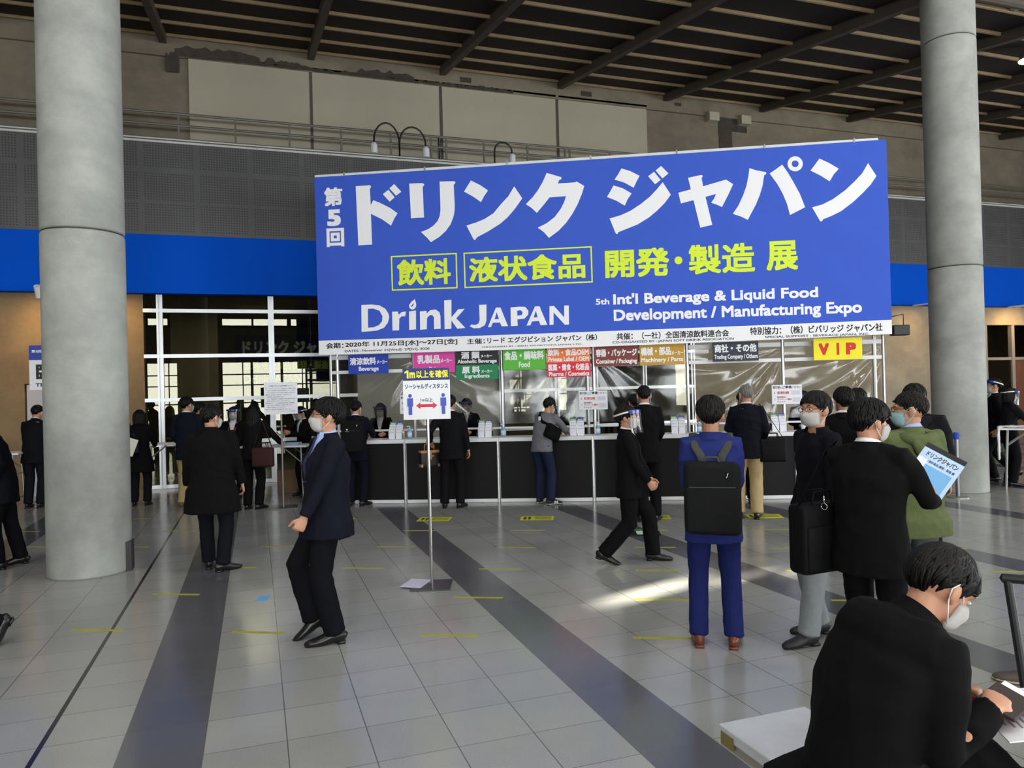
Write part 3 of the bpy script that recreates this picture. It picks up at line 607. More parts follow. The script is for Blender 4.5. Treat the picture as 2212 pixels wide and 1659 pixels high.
sign('cont', 'brown category sign reading Container Packaging', 5.475, 6.172, 2.098, 2.41, (124, 50, 40), [('容器・パッケージ', .04, .97, .48, .88, .045), ('Container / Packaging', .04, .97, .06, .36, .035)])
sign('mach', 'mustard yellow category sign reading Machinery Parts', 6.195, 6.897, 2.095, 2.42, (196, 150, 36), [('機械・部品', .03, .70, .46, .88, .045), ('メーカー', .71, .98, .47, .66, .04), ('Machinery / Parts', .03, .97, .08, .36, .035)])
sign('trade', 'navy category sign reading Trading Company Others', 7.338, 8.042, 2.118, 2.42, (34, 44, 62), [('商社・その他', .04, .96, .46, .90, .045), ('Trading Company / Others', .03, .98, .06, .36, .03)])
sign('vip', 'bright yellow VIP sign with red letters at the right end of the booth', 8.881, 9.608, 2.095, 2.432, (250, 236, 18), [('V', .10, .32, .22, .78, .06), ('I', .47, .53, .22, .78, .03), ('P', .66, .88, .22, .78, .06)], tcol=mat('vip_red', (214, 44, 28), .6))
# notices fixed to the posts
def notice(t0, z0, label):
    s = bthing('notice_board', label, 'notice', t0, .47, z0, 'get ready notices on the posts'); W_, H_ = .46, .305
    obj('panel', box(B(), 0, W_, 0, .008, 0, H_), PAPER, s)
    bm = B()
    for tx, a, b, c, d_, bd in (('受付前', .03, .27, .80, .95, .03), ('に', .28, .34, .81, .90, .02), ('ご準備', .35, .66, .80, .95, .03), ('ください', .68, .97, .81, .93, .015), ('1', .08, .10, .54, .63, .01), ('2', .08, .11, .22, .32, .01), ('招待券の', .17, .46, .32, .41, .02), ('チェック', .17, .43, .08, .17, .02)):
        text_into(bm, tx, (a*W_, b*W_, c*H_, d_*H_), 0, .001, bd)
    obj('black_lettering', bm, INK, s)
    bm = B(); text_into(bm, '名刺2枚', (.17*W_, .58*W_, .52*H_, .67*H_), 0, .001, .035); text_into(bm, 'アンケート欄を', (.17*W_, .66*W_, .20*H_, .30*H_), 0, .001, .03)
    obj('red_lettering', bm, RED, s)
    bm = B(); box(bm, .64*W_, .93*W_, -.001, 0, .48*H_, .70*H_); box(bm, .68*W_, .95*W_, -.001, 0, .10*H_, .34*H_)
    obj('card_picture', bm, mat('pale_grey', (212, 216, 226), .6), s)
notice(2.262, 1.405, 'white get ready notice half hidden behind the one metre distancing sign'); notice(5.212, 1.405, 'white get ready notice under the brown container sign'); notice(8.246, 1.42, 'white get ready notice left of the VIP sign')
# leaflet holders and hand gel on the counter
HDR = [mat('leaflet_green', (70, 140, 110), .5), mat('leaflet_navy', (62, 70, 150), .5)]
def holder(t0, label):
    s = bthing('leaflet_holder', label, 'leaflet holder', t0, .22, 1.01, 'leaflet holders on the counter')
    obj('acrylic_rack', box(box(box(B(), -.115, .115, .115, .12, 0, .2), -.118, -.113, -.03, .12, 0, .12), .113, .118, -.03, .12, 0, .12), ACRYL, s)
    for j, sx in enumerate((-.057, .057)):
        for q in range(4):
            y, z = -.02+.035*q, .0+.045*q
            o = obj('leaflet', box(B(), sx-.05, sx+.05, y, y+.012, z, z+.14), PAPER, s)
            bm = B(); box(bm, sx-.05, sx+.05, y-.001, y, z+.07, z+.14)
            if q < 3:
                bm.free(); obj('print_block', box(B(), sx-.04, sx+.04, y-.001, y, z+.098, z+.116), mat('pale_grey', (0, 0, 0)), o); continue
            obj('leaflet_header', bm, HDR[j], o)
            bm = B(); text_into(bm, '参加申込' if j else '来場案内', (sx-.04, sx+.04, z+.095, z+.122), y-.001, .0006, .02); obj('lettering', bm, WHITE, s)
def gel(t0, label):
    s = bthing('sanitizer_bottle', label, 'bottle', t0, .24, 1.01, 'hand sanitizer bottles on the counter')
    obj('bottle_body', tube(B(), [(0, 0, 0), (0, 0, .01), (0, 0, .12), (0, 0, .135), (0, 0, .148)], [.033, .037, .037, .028, .014], 20, cap=.01), mat('gel_blue', (112, 178, 224), .15), s, True)
    obj('label_band', tube(B(), [(0, 0, .03), (0, 0, .1)], .0376, 20, cap=.001), mat('gel_label', (226, 236, 246), .5), s, True)
    bm = tube(B(), [(0, 0, .148), (0, 0, .175)], .013, 12, cap=.01); tube(bm, [(0, 0, .175), (0, 0, .2)], .005, 8); tube(bm, [(.0, 0, .2), (-.045, 0, .196)], .008, 8); obj('pump', bm, WHITE, s)
for t0, l in ((2.24, 'under the blue beverage sign'), (3.70, 'under the dark green ingredients sign'), (5.17, 'under the red pharma sign'), (6.75, 'under the mustard machinery sign'), (8.28, 'right of the grey haired man')): holder(t0, 'leaflet holder with green and navy leaflets on the counter '+l)
for t0, l in ((2.47, 'beside the leftmost leaflet holder'), (4.0, 'left of the man in a grey sweatshirt'), (5.5, 'behind the man wearing a face shield'), (7.07, 'just left of the backpack man\'s head'), (8.65, 'in front of the glasses wearing man')): gel(t0, 'blue sanitizer pump bottle on the counter '+l)
for i, (t0, off, w_, l) in enumerate(((1.85, .2, .22, 'in front of the leftmost face shield clerk'), (3.45, .25, .2, 'in front of the clerk with a silver tie'), (5.8, .3, .34, 'behind the man wearing a face shield'), (6.45, .28, .22, 'left of the mustard machinery leaflets'), (8.95, .22, .2, 'in front of the rightmost clerk'))):
    s = obj('paper_sheet', box(B(), -w_/2, w_/2, -.1, .1, 0, .004), PAPER); s.location = bt(t0, off, 1.0105); s.rotation_euler = (0, 0, BA+.3*(i-2)); tag(s, 'white paper lying on the counter '+l, 'paper', 'papers on the counter')
t = bthing('loudspeaker', 'black box loudspeaker on a thin bracket at the right end of the banner', 'speaker', 10.18, .42, 2.52)
obj('cabinet', rbox(-.12, .12, -.09, .09, -.08, .08, .015), BLACK, t); obj('bracket', tube(B(), [(-.32, .18, .2), (-.1, 0, .22), (.06, 0, .25), (.06, 0, .08)], .008, 8), BLACK, t)
# ---------------------------------------------------------------- free standing signs
def stand(loc, rotz, top, label, plate, pole=STEEL, name='sign_stand', rp=.014, base=.30):
    s = thing(name, label, 'sign', (loc[0], loc[1], 0), rotz)
    obj('base_plate', rbox(-base/2, base/2, -base/2, base/2, 0, .012, .004, 2), mat('base_steel', (92, 92, 96), .28, .7), s)
    obj('pole', tube(B(), [(0, .0, .012), (0, 0, top)], rp, 12, cap=.01), pole, s)
    return s
s = stand((1.475, 6.66), radians(-18), 1.55, 'white and navy distancing sign reading 1m on a tall chrome stand', None, CHROME, rp=.015, base=.36)
W_, H_ = .425, .465; z0 = 1.515; NAVY2 = mat('sign_navy', (34, 54, 112), .55); Y2 = mat('sign_yellow', (250, 240, 60), .55); FIG = mat('figure_blue', (70, 84, 190), .5)
obj('panel', box(B(), -W_/2, W_/2, -.03, -.018, z0, z0+H_), WHITE, s)
obj('header', box(B(), -W_/2, W_/2, -.0315, -.03, z0+.355, z0+H_), NAVY2, s)
bm = text_into(prism(B(), [(-.195+.036*a, z0+.375+.072*b) for a, b in ((0, .80), (.55, 1), (1, 1), (1, 0), (.55, 0), (.55, .74), (0, .60))], -.0325, -.0315), 'm', (-.152, -.10, z0+.375, z0+.43), -.0315, .001, .04); text_into(bm, '以上を確保', (-.09, .20, z0+.375, z0+.445), -.0315, .001, .035); obj('yellow_lettering', bm, Y2, s)
bm = text_into(B(), 'ソーシャルディスタンス', (-.195, .195, z0+.275, z0+.325), -.03, .001, .03); obj('navy_lettering', bm, NAVY2, s)
bm = text_into(B(), '1m以上', (-.055, .055, z0+.16, z0+.195), -.03, .001, .02); obj('black_lettering', bm, INK, s)
prism(bm := B(), [(-.098, z0+.125), (-.058, z0+.155), (-.058, z0+.138), (.055, z0+.138), (.055, z0+.155), (.095, z0+.125), (.055, z0+.095), (.055, z0+.112), (-.058, z0+.112), (-.058, z0+.095)], -.0315, -.03); obj('red_arrow', bm, mat('arrow_red', (214, 40, 66), .5), s)
bm = B()
for x in (-.15, .15):
    ell(bm, (x, -.032, z0+.217), (.016, .004, .017)); box(bm, x-.026, x+.026, -.035, -.03, z0+.12, z0+.195); box(bm, x-.016, x+.016, -.035, -.03, z0+.045, z0+.12)
obj('figure_icon', bm, FIG, s)
o = obj('paper_sheet', box(B(), -.17, .03, -.15, .14, .0, .003), mat('paper_lilac', (206, 204, 226), .6)); o.location = (1.41, 6.72, .013); o.rotation_euler = (0, 0, radians(-34)); tag(o, 'pale printed sheet lying on the steel base of the distancing sign', 'paper')
s = stand((.375, 12.26), radians(-2), 1.5, 'white privacy notice full of small black text on a pole stand', None, STEEL, rp=.014, base=.42)
obj('panel', box(B(), -.25, .25, -.03, -.02, 1.47, 1.97), PAPER, s)
LN = ['［ご提供いただいた個人情報について］', '■ リード エグジビション ジャパン株式会社は、来場者にご提供', 'いただいた個人情報を、弊社主催の展示会、セミナー、関連', 'サービスの案内およびこれらに付随する業務のために利用します', '■弊社は、法令に基づく場合を除き、ご提供いただいた', '個人情報を、第三者に提供しません。', 'ただし、業務委託先には、業務委託に必要な範囲で個人情報を', '提供する場合がございますことをご了承ください。', '■来場者証のバーコードを出展者が読み取る場合、来場者情報', '（氏名・会社名・連絡先等）が出展社に提供されます。', '出展社から連絡がいくことがあります。', '■詳しくは、弊社の個人情報保護方針をご覧ください。', 'リード エグジビション ジャパン株式会社']
bm = B(); zz = 1.925
for i, l in enumerate(LN):
    x0 = -.18 if i == 0 else (-.05 if i == 12 else (-.225 if l[0] == '■' else -.205)); hh = .022 if i == 0 else .015
    x1 = .18 if i == 0 else (.21 if i == 12 else min(.225, x0+len(l)*.0152))
    text_into(bm, l, (x0, x1, zz-hh, zz), -.03, .0008, .012); zz -= .045 if i == 0 else .0325
obj('black_lettering', bm, mat('ink_grey', (70, 72, 84), .6), s)
s = stand((-3.56, 15.2), radians(0), 1.97, 'tall blue and white temporary entry sign half hidden by the left column', None, ALU, rp=.016, base=.4)
obj('panel', box(B(), -.2, .62, -.035, -.02, 1.97, 2.76), PAPER, s); obj('header', box(B(), -.2, .62, -.037, -.035, 2.5, 2.76), mat('sign_blue', (36, 60, 160), .55), s)
bm = box(B(), 0.02, .55, -.038, -.037, 2.59, 2.72); text_into(bm, '第5回', (-.16, -.01, 2.63, 2.68), -.037, .001, .03); obj('white_patch', bm, WHITE, s)
bm = text_into(B(), '臨時', (-.10, .56, 2.14, 2.44), -.035, .001, .04); text_into(bm, 'TEMPORARY', (-.11, .56, 2.03, 2.09), -.035, .001, .03); obj('black_lettering', bm, INK, s)
# stanchion at the right
s = thing('stanchion', 'slim black stanchion with a blue belt head beside the right column', 'stanchion', (9.75, 8.25, 0)); obj('base', cyl(B(), (0, 0, 0), .15, .015, 28), STEEL, s); obj('pole', tube(B(), [(0, 0, .015), (0, 0, .9)], .027, 14, cap=.01), mat('stanchion_grey', (120, 120, 124), .3, .6), s); obj('belt_head', tube(B(), [(0, 0, .86), (0, 0, .93), (0, 0, .96)], [.042, .045, .03], 16, cap=.1), mat('belt_blue', (28, 60, 170), .5), s); obj('belt_clip', box(B(), -.05, .05, -.02, .02, .89, .94), mat('belt_blue', (0, 0, 0)), s)
# ---------------------------------------------------------------- tables
def table(name, label, loc, rotz, L, Dp, Hh, cloth=None, top=WHITE, legm=STEEL):
    s = thing('folding_table', label, 'table', (loc[0], loc[1], 0), rotz)
    obj('table_top', rbox(-L/2, L/2, -Dp/2, Dp/2, Hh-.03, Hh, .008, 2), top, s)
    for sx in (-1, 1):
        for sy in (-1, 1):
            obj('leg', tube(B(), [(sx*(L/2-.1), sy*(Dp/2-.06), Hh-.03), (sx*(L/2-.06), sy*(Dp/2-.04), 0)], .016, 10, cap=.01), legm, s)
            obj('brace', tube(B(), [(sx*(L/2-.09), sy*(Dp/2-.06), Hh-.28), (sx*(L/2-.38), sy*(Dp/2-.06), Hh-.04)], .009, 8, cap=.01), legm, s)
        for zz in (.2, .62): obj('crossbar', tube(B(), [(sx*(L/2-.08), -Dp/2+.05, Hh*zz), (sx*(L/2-.08), Dp/2-.05, Hh*zz)], .011, 8, cap=.01), legm, s)
    return s
table('t', 'white folding standing table beside the privacy notice', (.32, 13.0), radians(-24), 1.15, .5, .94)
table('t', 'pale standing table right of the woman by the left column', (-1.5, 15.1), radians(0), .9, .45, .94)
table('t', 'white standing table at the left edge, left of the big column', (-4.4, 14.3), radians(0), 1.5, .6, .94)
s = table('t', 'white topped folding table at the right edge by the staff', (11.60, 8.05), radians(-52), 1.5, .42, .96)
o = obj('tablecloth', remesh(box(box(B(), -.77, .77, -.23, .23, .964, .984), -.785, -.755, -.23, .1, .45, .984), .02, 3), WHITE, None, True); folds(o.data, .012, .12, 3); o.location = (11.60, 8.05, 0); o.rotation_euler = (0, 0, radians(-52)); tag(o, 'crumpled white cloth over the table at the right edge', 'tablecloth')
for i, (x, y, l) in enumerate(((.05, 12.95, 'left end of the table by the privacy notice'), (.55, 12.85, 'right end of the table by the privacy notice'))):
    o = obj('paper_stack', box(box(B(), -.13, .13, -.1, .1, 0, .02), -.1, .14, -.08, .09, .02, .04), (PAPER if i == 0 else mat('paper_blue', (150, 176, 210), .6))); o.location = (x, y, .941); o.rotation_euler = (0, 0, .4-.8*i); tag(o, ('white' if i == 0 else 'pale blue')+' papers lying on the '+l, 'paper')
o = obj('cardboard_box', rbox(-.16, .16, -.14, .14, 0, .42, .006, 1), mat('cardboard', (120, 92, 66), .8)); o.location = (.5, 14.1, 0); tag(o, 'brown cardboard box on the floor under the standing table', 'box')
# ---------------------------------------------------------------- floor markings
YT = mat('tape_yellow', (164, 165, 48), .6, 0, .15, 9)
LANE = {-3: 'far left of the column', -2: 'left of the big column', -1: 'right of the big column', 0: 'left of the beverage sign', 1: 'facing the blue beverage sign', 2: 'facing the pink dairy sign', 3: 'facing the green food sign', 4: 'facing the brown container sign', 5: 'facing the navy trading sign', 6: 'facing the yellow VIP sign'}
ROWN = ['', 'first', 'second', 'third', 'fourth', 'fifth', 'sixth']
for (x, y, L) in TAPES:
    tt = x*cos(BA)+(y-12.754)*sin(BA); oo = -x*sin(BA)+(y-12.754)*cos(BA)
    row = max(1, round(-oo-.25)); lane = math.floor((tt-.9)/1.46)+1
    o = obj('floor_tape', box(B(), 0, L, -.021, .021, 0, .0012), YT); o.location = (x, y, 0.0002); o.rotation_euler = (0, 0, BA-.04)
    tag(o, 'yellow floor tape, %s row from the counter, %s' % (ROWN[min(row, 6)], LANE.get(max(-3, min(lane, 6)))), 'floor tape', 'yellow queue tapes')
YS = mat('sticker_yellow', (206, 206, 40), .5)
for i, (t0, l) in enumerate(((1.58, 'partly behind the walking man'), (2.97, 'under the pink dairy sign'), (4.39, 'under the light green food sign'), (5.95, 'behind the face shield walker'), (7.40, 'beneath the grey haired man'))):
    s = bthing('footprint_sticker', 'yellow footprint sticker on the floor by the counter, '+l, 'floor sticker', t0, -1.62, .0004, 'footprint stickers along the counter')
    obj('sticker_sheet', box(B(), 0, .45, 0, .30, 0, .0012), YS, s); bm = B()
    for x in (.06, .12):
        q = bmesh.ops.create_circle(bm, cap_ends=True, segments=12, radius=1, matrix=Matrix.Translation((x, .17, .0018)) @ Matrix.Diagonal((.022, .07, 1, 1)))
        q = bmesh.ops.create_circle(bm, cap_ends=True, segments=12, radius=1, matrix=Matrix.Translation((x, .07, .0018)) @ Matrix.Diagonal((.018, .024, 1, 1)))
    obj('footprint_mark', bm, INK, s)
    bm = B()
    for r_ in range(3): box(bm, .19, .42, .06+.075*r_, .10+.075*r_, .0012, .0018)
    obj('text_bars', bm, mat('sticker_ink', (120, 122, 40), .6), s)
o = obj('floor_tape', box(B(), -.05, .05, -.08, .08, 0, .0015), mat('tape_blue', (104, 168, 222), .6)); o.location = (.02, 6.87, .0003); o.rotation_euler = (0, 0, radians(-22)); tag(o, 'small light blue tape square on the floor left of the walking man', 'floor tape')
s = thing('floor_sign', 'flat black floor sign base with a small pale leaflet behind the face shield walker', 'sign base', (4.34, 7.92, 0), radians(-24)); obj('base_plate', rbox(-.2, .2, -.15, .15, 0, .012, .003, 1), BLACK, s); obj('leaflet', box(B(), -.08, .08, -.1, .1, .012, .015), mat('leaflet_mint', (186, 222, 206), .6), s)
# bench at the lower right
s = thing('stone_bench', 'white marble bench with a metal edge in the lower right corner', 'bench', (1.92, 2.55, 0))
obj('bench_top', rbox(-.21, .21, -3.2, 0, .375, .42, .006, 2), mat('marble', (182, 186, 192), .35, 0, .12, 5), s)
obj('metal_edge', box(B(), -.205, .205, -3.19, -.006, .34, .376), mat('bench_metal', (150, 146, 136), .4, .5), s)
obj('edge_cap', box(B(), -.2135, -.2105, -.10, -.02, .352, .40), mat('brass_dull', (132, 118, 70), .5, .4), s)
for y in (-.35, -2.8): obj('bench_foot', box(B(), -.15, .15, y-.06, y+.06, 0, .34), STEEL, s)
# black metal frame at the right edge
s = thing('frame_stand', 'black metal frame stand at the right edge beside the seated man', 'stand', (2.97, 2.29, 0), radians(-48))
for x in (0, .9): obj('leg', tube(B(), [(x, 0, .92), (x+.10*(1 if x == 0 else -1), 0, 0)], .017, 10, cap=.01), BLACK, s)
obj('top_bar', tube(B(), [(-.02, 0, .92), (.92, 0, .92)], .019, 10), BLACK, s); obj('lower_bar', tube(B(), [(.08, 0, .2), (.82, 0, .2)], .012, 8), BLACK, s)
# ---------------------------------------------------------------- people
HAIRM = {}
def cloth(rgb, rough=.85): return mat('cloth_%d_%d_%d' % rgb, tuple(v*(.62 if max(rgb) < 58 else 1) for v in rgb), rough, 0, .08, 30, .15, 220, .12)
def hairmat(rgb): return mat('hair_%d_%d_%d' % rgb, tuple(v*.6 if max(rgb) < 60 else v for v in rgb), .5, 0, .25, 60, 0, 40, .22)
MASKW = mat('mask_white', (236, 236, 232), .8); MASKB = mat('mask_blue', (190, 224, 228), .8); FOAM = mat('visor_blue', (26, 66, 190), .5); BADGE = mat('badge', (206, 212, 232), .5)
SHIRTW = mat('shirt_white', (236, 238, 242), .8); SHIRTB = mat('shirt_blue', (164, 188, 236), .8); LEATHER = mat('leather_black', (22, 20, 20), .3); EYEW = mat('eye_white', (226, 222, 216), .3); EYED = mat('eye_dark', (20, 14, 12), .2)
def two_bone(a, b, l1, l2, pole):
    d = b-a; L = min(d.length, (l1+l2)*.999)
    u = d.normalized(); c = (l1*l1-l2*l2+L*L)/(2*L); hgt = sqrt(max(l1*l1-c*c, 0))
    p = pole-u*pole.dot(u)
    p = p.normalized() if p.length > 1e-4 else Vector((0, 1, 0))
    return a+u*c+p*hgt, a+u*L
def rotm(ax, deg): return Matrix.Rotation(radians(deg), 3, ax)
class Person:
    def __init__(s, label, x, y, az, H=1.72, lean=0, bend=0, hyaw=0, hpitch=0, hroll=0, handL=None, handR=None, poleL=None, poleR=None, footL=(-.1, 0, 8, 0), footR=(.1, 0, -8, 0),
                 dz=0, px=0, py=0, twist=0, top='suit', tc=(24, 25, 31), trc=(22, 23, 29), hair=(18, 15, 14), style='short', locks=70, mask=MASKW, shield=None, glasses=None, collar=SHIRTW, tie=None, fat=1, wide=1,
                 near=False, curl=28, seated=False, shoe=LEATHER, hem=None, flare=1, vneck=.30, eyes=False, hand_dirs=None, feet=True, lanyard=None, shoe_gap=False, female=False, fingers_up=None, legs=True, sole=None, tw=1.06):
        s.root = thing('person', label, 'person', (x, y, 0), radians(-az)); k = s.k = H/1.722; s.H = H; s.seed = int(abs(x*97+y*31))+3
        vb, vc = (.0065, .0095) if near else (.0085, .013)
        P = s.P = Vector((px, py, .93*k+dz)); R1 = rotm('Z', -twist*.4) @ rotm('X', -lean); R2 = rotm('Z', -twist) @ rotm('X', -(lean+bend))
        U1 = R1 @ Vector((0, 0, 1)); X2, F2, U2 = s.X, s.F, s.U = R2 @ Vector((1, 0, 0)), R2 @ Vector((0, 1, 0)), R2 @ Vector((0, 0, 1))
        Ch = s.C = P+U1*.27*k; N = s.N = Ch+U2*.235*k
        sw = (.165 if not female else .145)*k*wide; SL, SR = N-U2*.05*k-X2*sw, N-U2*.05*k+X2*sw; s.SL, s.SR = SL, SR
        l1, l2 = .285*k, .245*k
        down = lambda sg: N-U2*.05*k+X2*(sg*(sw+.055*k))+Vector((0, .03, -.51*k))
        hL = Vector(handL) if handL is not None else down(-1); hR = Vector(handR) if handR is not None else down(1)
        EL, WL = two_bone(SL, hL, l1, l2, Vector(poleL) if poleL else Vector((-.35, -1, -.1))); ER, WR = two_bone(SR, hR, l1, l2, Vector(poleR) if poleR else Vector((.35, -1, -.1)))
        s.WL, s.WR = WL, WR
        Rh = rotm('Z', -twist*.6-hyaw) @ rotm('Y', hroll) @ rotm('X', -(hpitch+(lean+bend)*.35)); s.Rh = Rh
        nk = (U2*.8+Rh @ Vector((0, 0, 1))*.6).normalized(); Hc = s.Hc = N+nk*.080*k+Rh @ Vector((0, .012, .062))*k
        kh = s.kh = k*1.055
        hp = s.hp = lambda a, b, c: Hc+Rh @ (Vector((a, b, c))*kh)
        # legs
        ank, knee, fm = {}, {}, {}
        HL, HR_ = P+Vector((-.09*k, 0, -.04*k)), P+Vector((.09*k, 0, -.04*k))
        for sd, ft, hj in (('L', footL, HL), ('R', footR, HR_)):
            m = Matrix.Translation((ft[0], ft[1], 0)) @ Matrix.Rotation(radians(ft[2]), 4, 'Z')
            if ft[3]: m = m @ Matrix.Translation((0, .13*k, .01)) @ Matrix.Rotation(radians(-ft[3]), 4, 'X') @ Matrix.Translation((0, -.13*k, -.01))
            if len(ft) > 4: m = Matrix.Translation((0, 0, ft[4])) @ m
            fm[sd] = m; a = m @ Vector((0, -.005, .085*k)); ank[sd] = a
            fw = m.to_3x3() @ Vector((0, 1, 0)); kn, _ = two_bone(hj, a, (.411 if not seated else .43)*k, (.406 if not seated else .42)*k, Vector((fw.x*.6, max(fw.y, .2), .1 if not seated else 1)))
            knee[sd] = kn
        # -------- the body: one continuous skin
        if feet != 'only':
            bm = B()
            tube(bm, [P-U1*.08*k, P, Ch-U1*.05*k, Ch+U2*.1*k, N-U2*.07*k, N-U2*.02*k], [(.12*k, .085*k), (.14*k, .09*k), (.12*k, .085*k), (.14*k*wide, .09*k), (.12*k, .075*k), (.06*k, .06*k)], 14, ref=X2)
            tube(bm, [N-U2*.06*k, N+nk*.04*k, Hc+Rh @ Vector((0, -.022, -.05))*k], [.062*k, .054*k, .056*k], 12)
            for S, E, W in ((SL, EL, WL), (SR, ER, WR)): tube(bm, [N-U2*.07*k, S, S.lerp(E, .5), E, E.lerp(W, .4), W], [.05*k, .05*k, .042*k, .036*k, .036*k, .026*k], 10)
            for sd, hj in (('L', HL), ('R', HR_)): tube(bm, [hj, hj.lerp(knee[sd], .5), knee[sd], knee[sd].lerp(ank[sd], .35), ank[sd], fm[sd] @ Vector((0, .05*k, .035*k))], [.075*k, .065*k, .048*k, .048*k, .034*k, .03*k], 10)
            ell(bm, hp(0, -.016, .022), (.075*kh, .094*kh, .088*kh), Rh); ell(bm, hp(0, .022, -.028), (.06*kh, .068*kh, .082*kh), Rh); ell(bm, hp(0, .060, -.086), (.03*kh, .024*kh, .022*kh), Rh)
            ell(bm, hp(0, .03, -.075), (.05*kh, .05*kh, .03*kh), Rh)
            tube(bm, [hp(0, .078, .022), hp(0, .096, -.012), hp(0, .102, -.024), hp(0, .086, -.036)], [.008*kh, .012*kh, .016*kh, .012*kh], 8); ell(bm, hp(0, .08, -.055), (.024*kh, .013*kh, .011*kh), Rh)
            ell(bm, hp(0, .074, .03), (.055*kh, .016*kh, .012*kh), Rh)
            for sg in (-1, 1):
                ell(bm, hp(sg*.078, -.012, -.006), (.010*kh, .020*kh, .031*kh), Rh @ rotm('Z', sg*24)); ell(bm, hp(sg*.072, -.004, -.03), (.008*kh, .01*kh, .014*kh), Rh)
            for sg, E, W, key in ((-1, EL, WL, 'L'), (1, ER, WR, 'R')):
                hd = (hand_dirs or {}).get(key)
                d = Vector(hd[0]).normalized() if hd else (W-E).normalized()
                n = Vector(hd[1]).normalized() if hd else (F2*-.2+X2*(-sg)).normalized()
                n = (n-d*n.dot(d)).normalized(); t = d.cross(n)*(1 if sg < 0 else -1)
                if not hd and t.dot(F2) < 0: t = -t
                tube(bm, [W-d*.02*k, W, W+d*.03*k, W+d*.07*k, W+d*.09*k], [(.026*k, .02*k), (.028*k, .019*k), (.038*k, .016*k), (.042*k, .015*k), (.038*k, .011*k)], 10, ref=t)
                for j, (o_, L) in enumerate(((.030, .070), (.010, .078), (-.010, .073), (-.029, .058))):
                    p = W+d*(.086-.004*abs(j-1.2))*k+t*o_*k; q = [p]; dd = d.copy(); c = curl*(1+.12*j)
                    for sgm, fr in enumerate((.45, .32, .23)):
                        dd = (dd*cos(radians(c))+n_of(dd, n, d)*sin(radians(c))).normalized()
                        p = p+dd*L*fr*k; q.append(p)
                    tube(bm, q, [.0088*k, .0086*k, .008*k, .0066*k], 8, cap=.8)
                a = W+d*.025*k+t*.026*k; dd = (d*.62+t*.62+n*.35).normalized(); q = [a, a+dd*.036*k]; dd = (d*.85+t*.2+n*.5).normalized(); q += [q[-1]+dd*.03*k, q[-1]+dd*.054*k]
                tube(bm, q, [.0125*k, .0115*k, .010*k, .008*k], 8, cap=.8)
            s.body = obj('body', remesh(bm, vb, 2, .5), SKIN, s.root, True)
        # -------- trousers and shoes
        TR = cloth(trc); bm = B()
        if legs:
            tube(bm, [P+U1*.08*k, P, P-Vector((0, 0, .07*k))], [(.155*k*wide, .11*k*fat), (.17*k*wide, .12*k), (.165*k*wide, .12*k)], 16, ref=(1, 0, 0))
            for sd, hj in (('L', HL), ('R', HR_)):
                a = ank[sd]; kn = knee[sd]; e = a+(a-kn).normalized()*.005*k
                tube(bm, [hj+Vector((0, 0, .04*k)), hj-Vector((0, 0, .05*k)) if not seated else hj.lerp(kn, .15), hj.lerp(kn, .5), kn, kn.lerp(a, .5), e.lerp(kn, .06), e], [.092*k, .095*k, .085*k*(.5+.5*tw), .072*k*tw, .069*k*tw, .067*k*tw, .071*k*tw], 14)
            me = remesh(bm, vc, 4); folds(me, .005*k, .11*k, s.seed); obj('trousers', me, TR, s.root, True)
            for sd in ('L', 'R'):
                bm = B(); sc = k*(.92 if female else 1)
                ring = [(-.078, .016, .03, .035), (-.066, .030, .036, .042), (-.03, .036, .047, .052), (.02, .037, .045, .05), (.07, .043, .032, .036), (.12, .046, .024, .028), (.16, .040, .02, .024), (.188, .026, .015, .018), (.198, .010, .010, .014)]
                tube(bm, [(0, q[0]*sc, q[3]*sc*1.1) for q in ring], [(q[1]*sc*1.06, q[2]*sc*1.1) for q in ring], 16, ref=(1, 0, 0))
                for v in bm.verts:
                    if v.co.z < .006*sc: v.co.z = 0
                    elif v.co.z < .02*sc and v.co.y > -.05: v.co.x *= 1.04
                box(bm, -.030*sc, .030*sc, -.076*sc, -.02*sc, 0, .02*sc)
                bm.transform(fm[sd]); so = obj('shoe', bm, shoe, s.root, True)
                if sole:
                    bm = tube(B(), [(0, y_*sc, .012) for y_ in (-.082, -.06, .0, .06, .12, .17, .202)], [(a_*sc, .012) for a_ in (.018, .033, .039, .046, .049, .042, .012)], 16, ref=(1, 0, 0)); bm.transform(fm[sd]); obj('sole', bm, sole, so, True)
        # -------- upper garment
        if feet == 'only': s.rings = []; return
        ln = hem if hem else {'suit': .19, 'coat': .44, 'parka': .16, 'sweater': .10, 'blouse': .12}[top]
        lo = Vector((0, 0, -1)) if not seated else -U1
        b = .012 if top in ('coat', 'parka') else 0
        rings = [(N+U2*.0*k, .078, .078), (N-U2*.035*k, .135*wide, .094), (N-U2*.085*k, .178*wide, .112), (N-U2*.17*k, .19*wide, .128*fat), (Ch-U1*.03*k, .178*wide, .122*fat), (P+U1*.10*k, .17*wide, .122*fat), (P+lo*.02*k, .182*wide, .128*fat), (P+lo*.10*k, .19*wide*flare, .130*fat*flare)]
        if female: rings = [(p, a*(.93 if i < 4 else (.86 if i < 6 else .95)), c) for i, (p, a, c) in enumerate(rings)]
        rings.append((P+lo*ln*k, (.198+.1*max(0, ln-.2))*wide*flare, (.136+.1*max(0, ln-.2))*fat*flare))
        rings = [(p, (a+b)*k, (c+b)*k) for p, a, c in rings]; s.rings = rings
        bm = B(); tube(bm, [r[0] for r in rings], [(r[1], r[2]) for r in rings], 22, ref=X2, cap=.05)
        for sg, S in ((-1, SL), (1, SR)): tube(bm, [N-U2*.035*k+X2*sg*.02*k, N.lerp(S, .5)-U2*.012*k, S-U2*.015*k], [.06*k, .058*k, .06*k], 12, cap=.1)
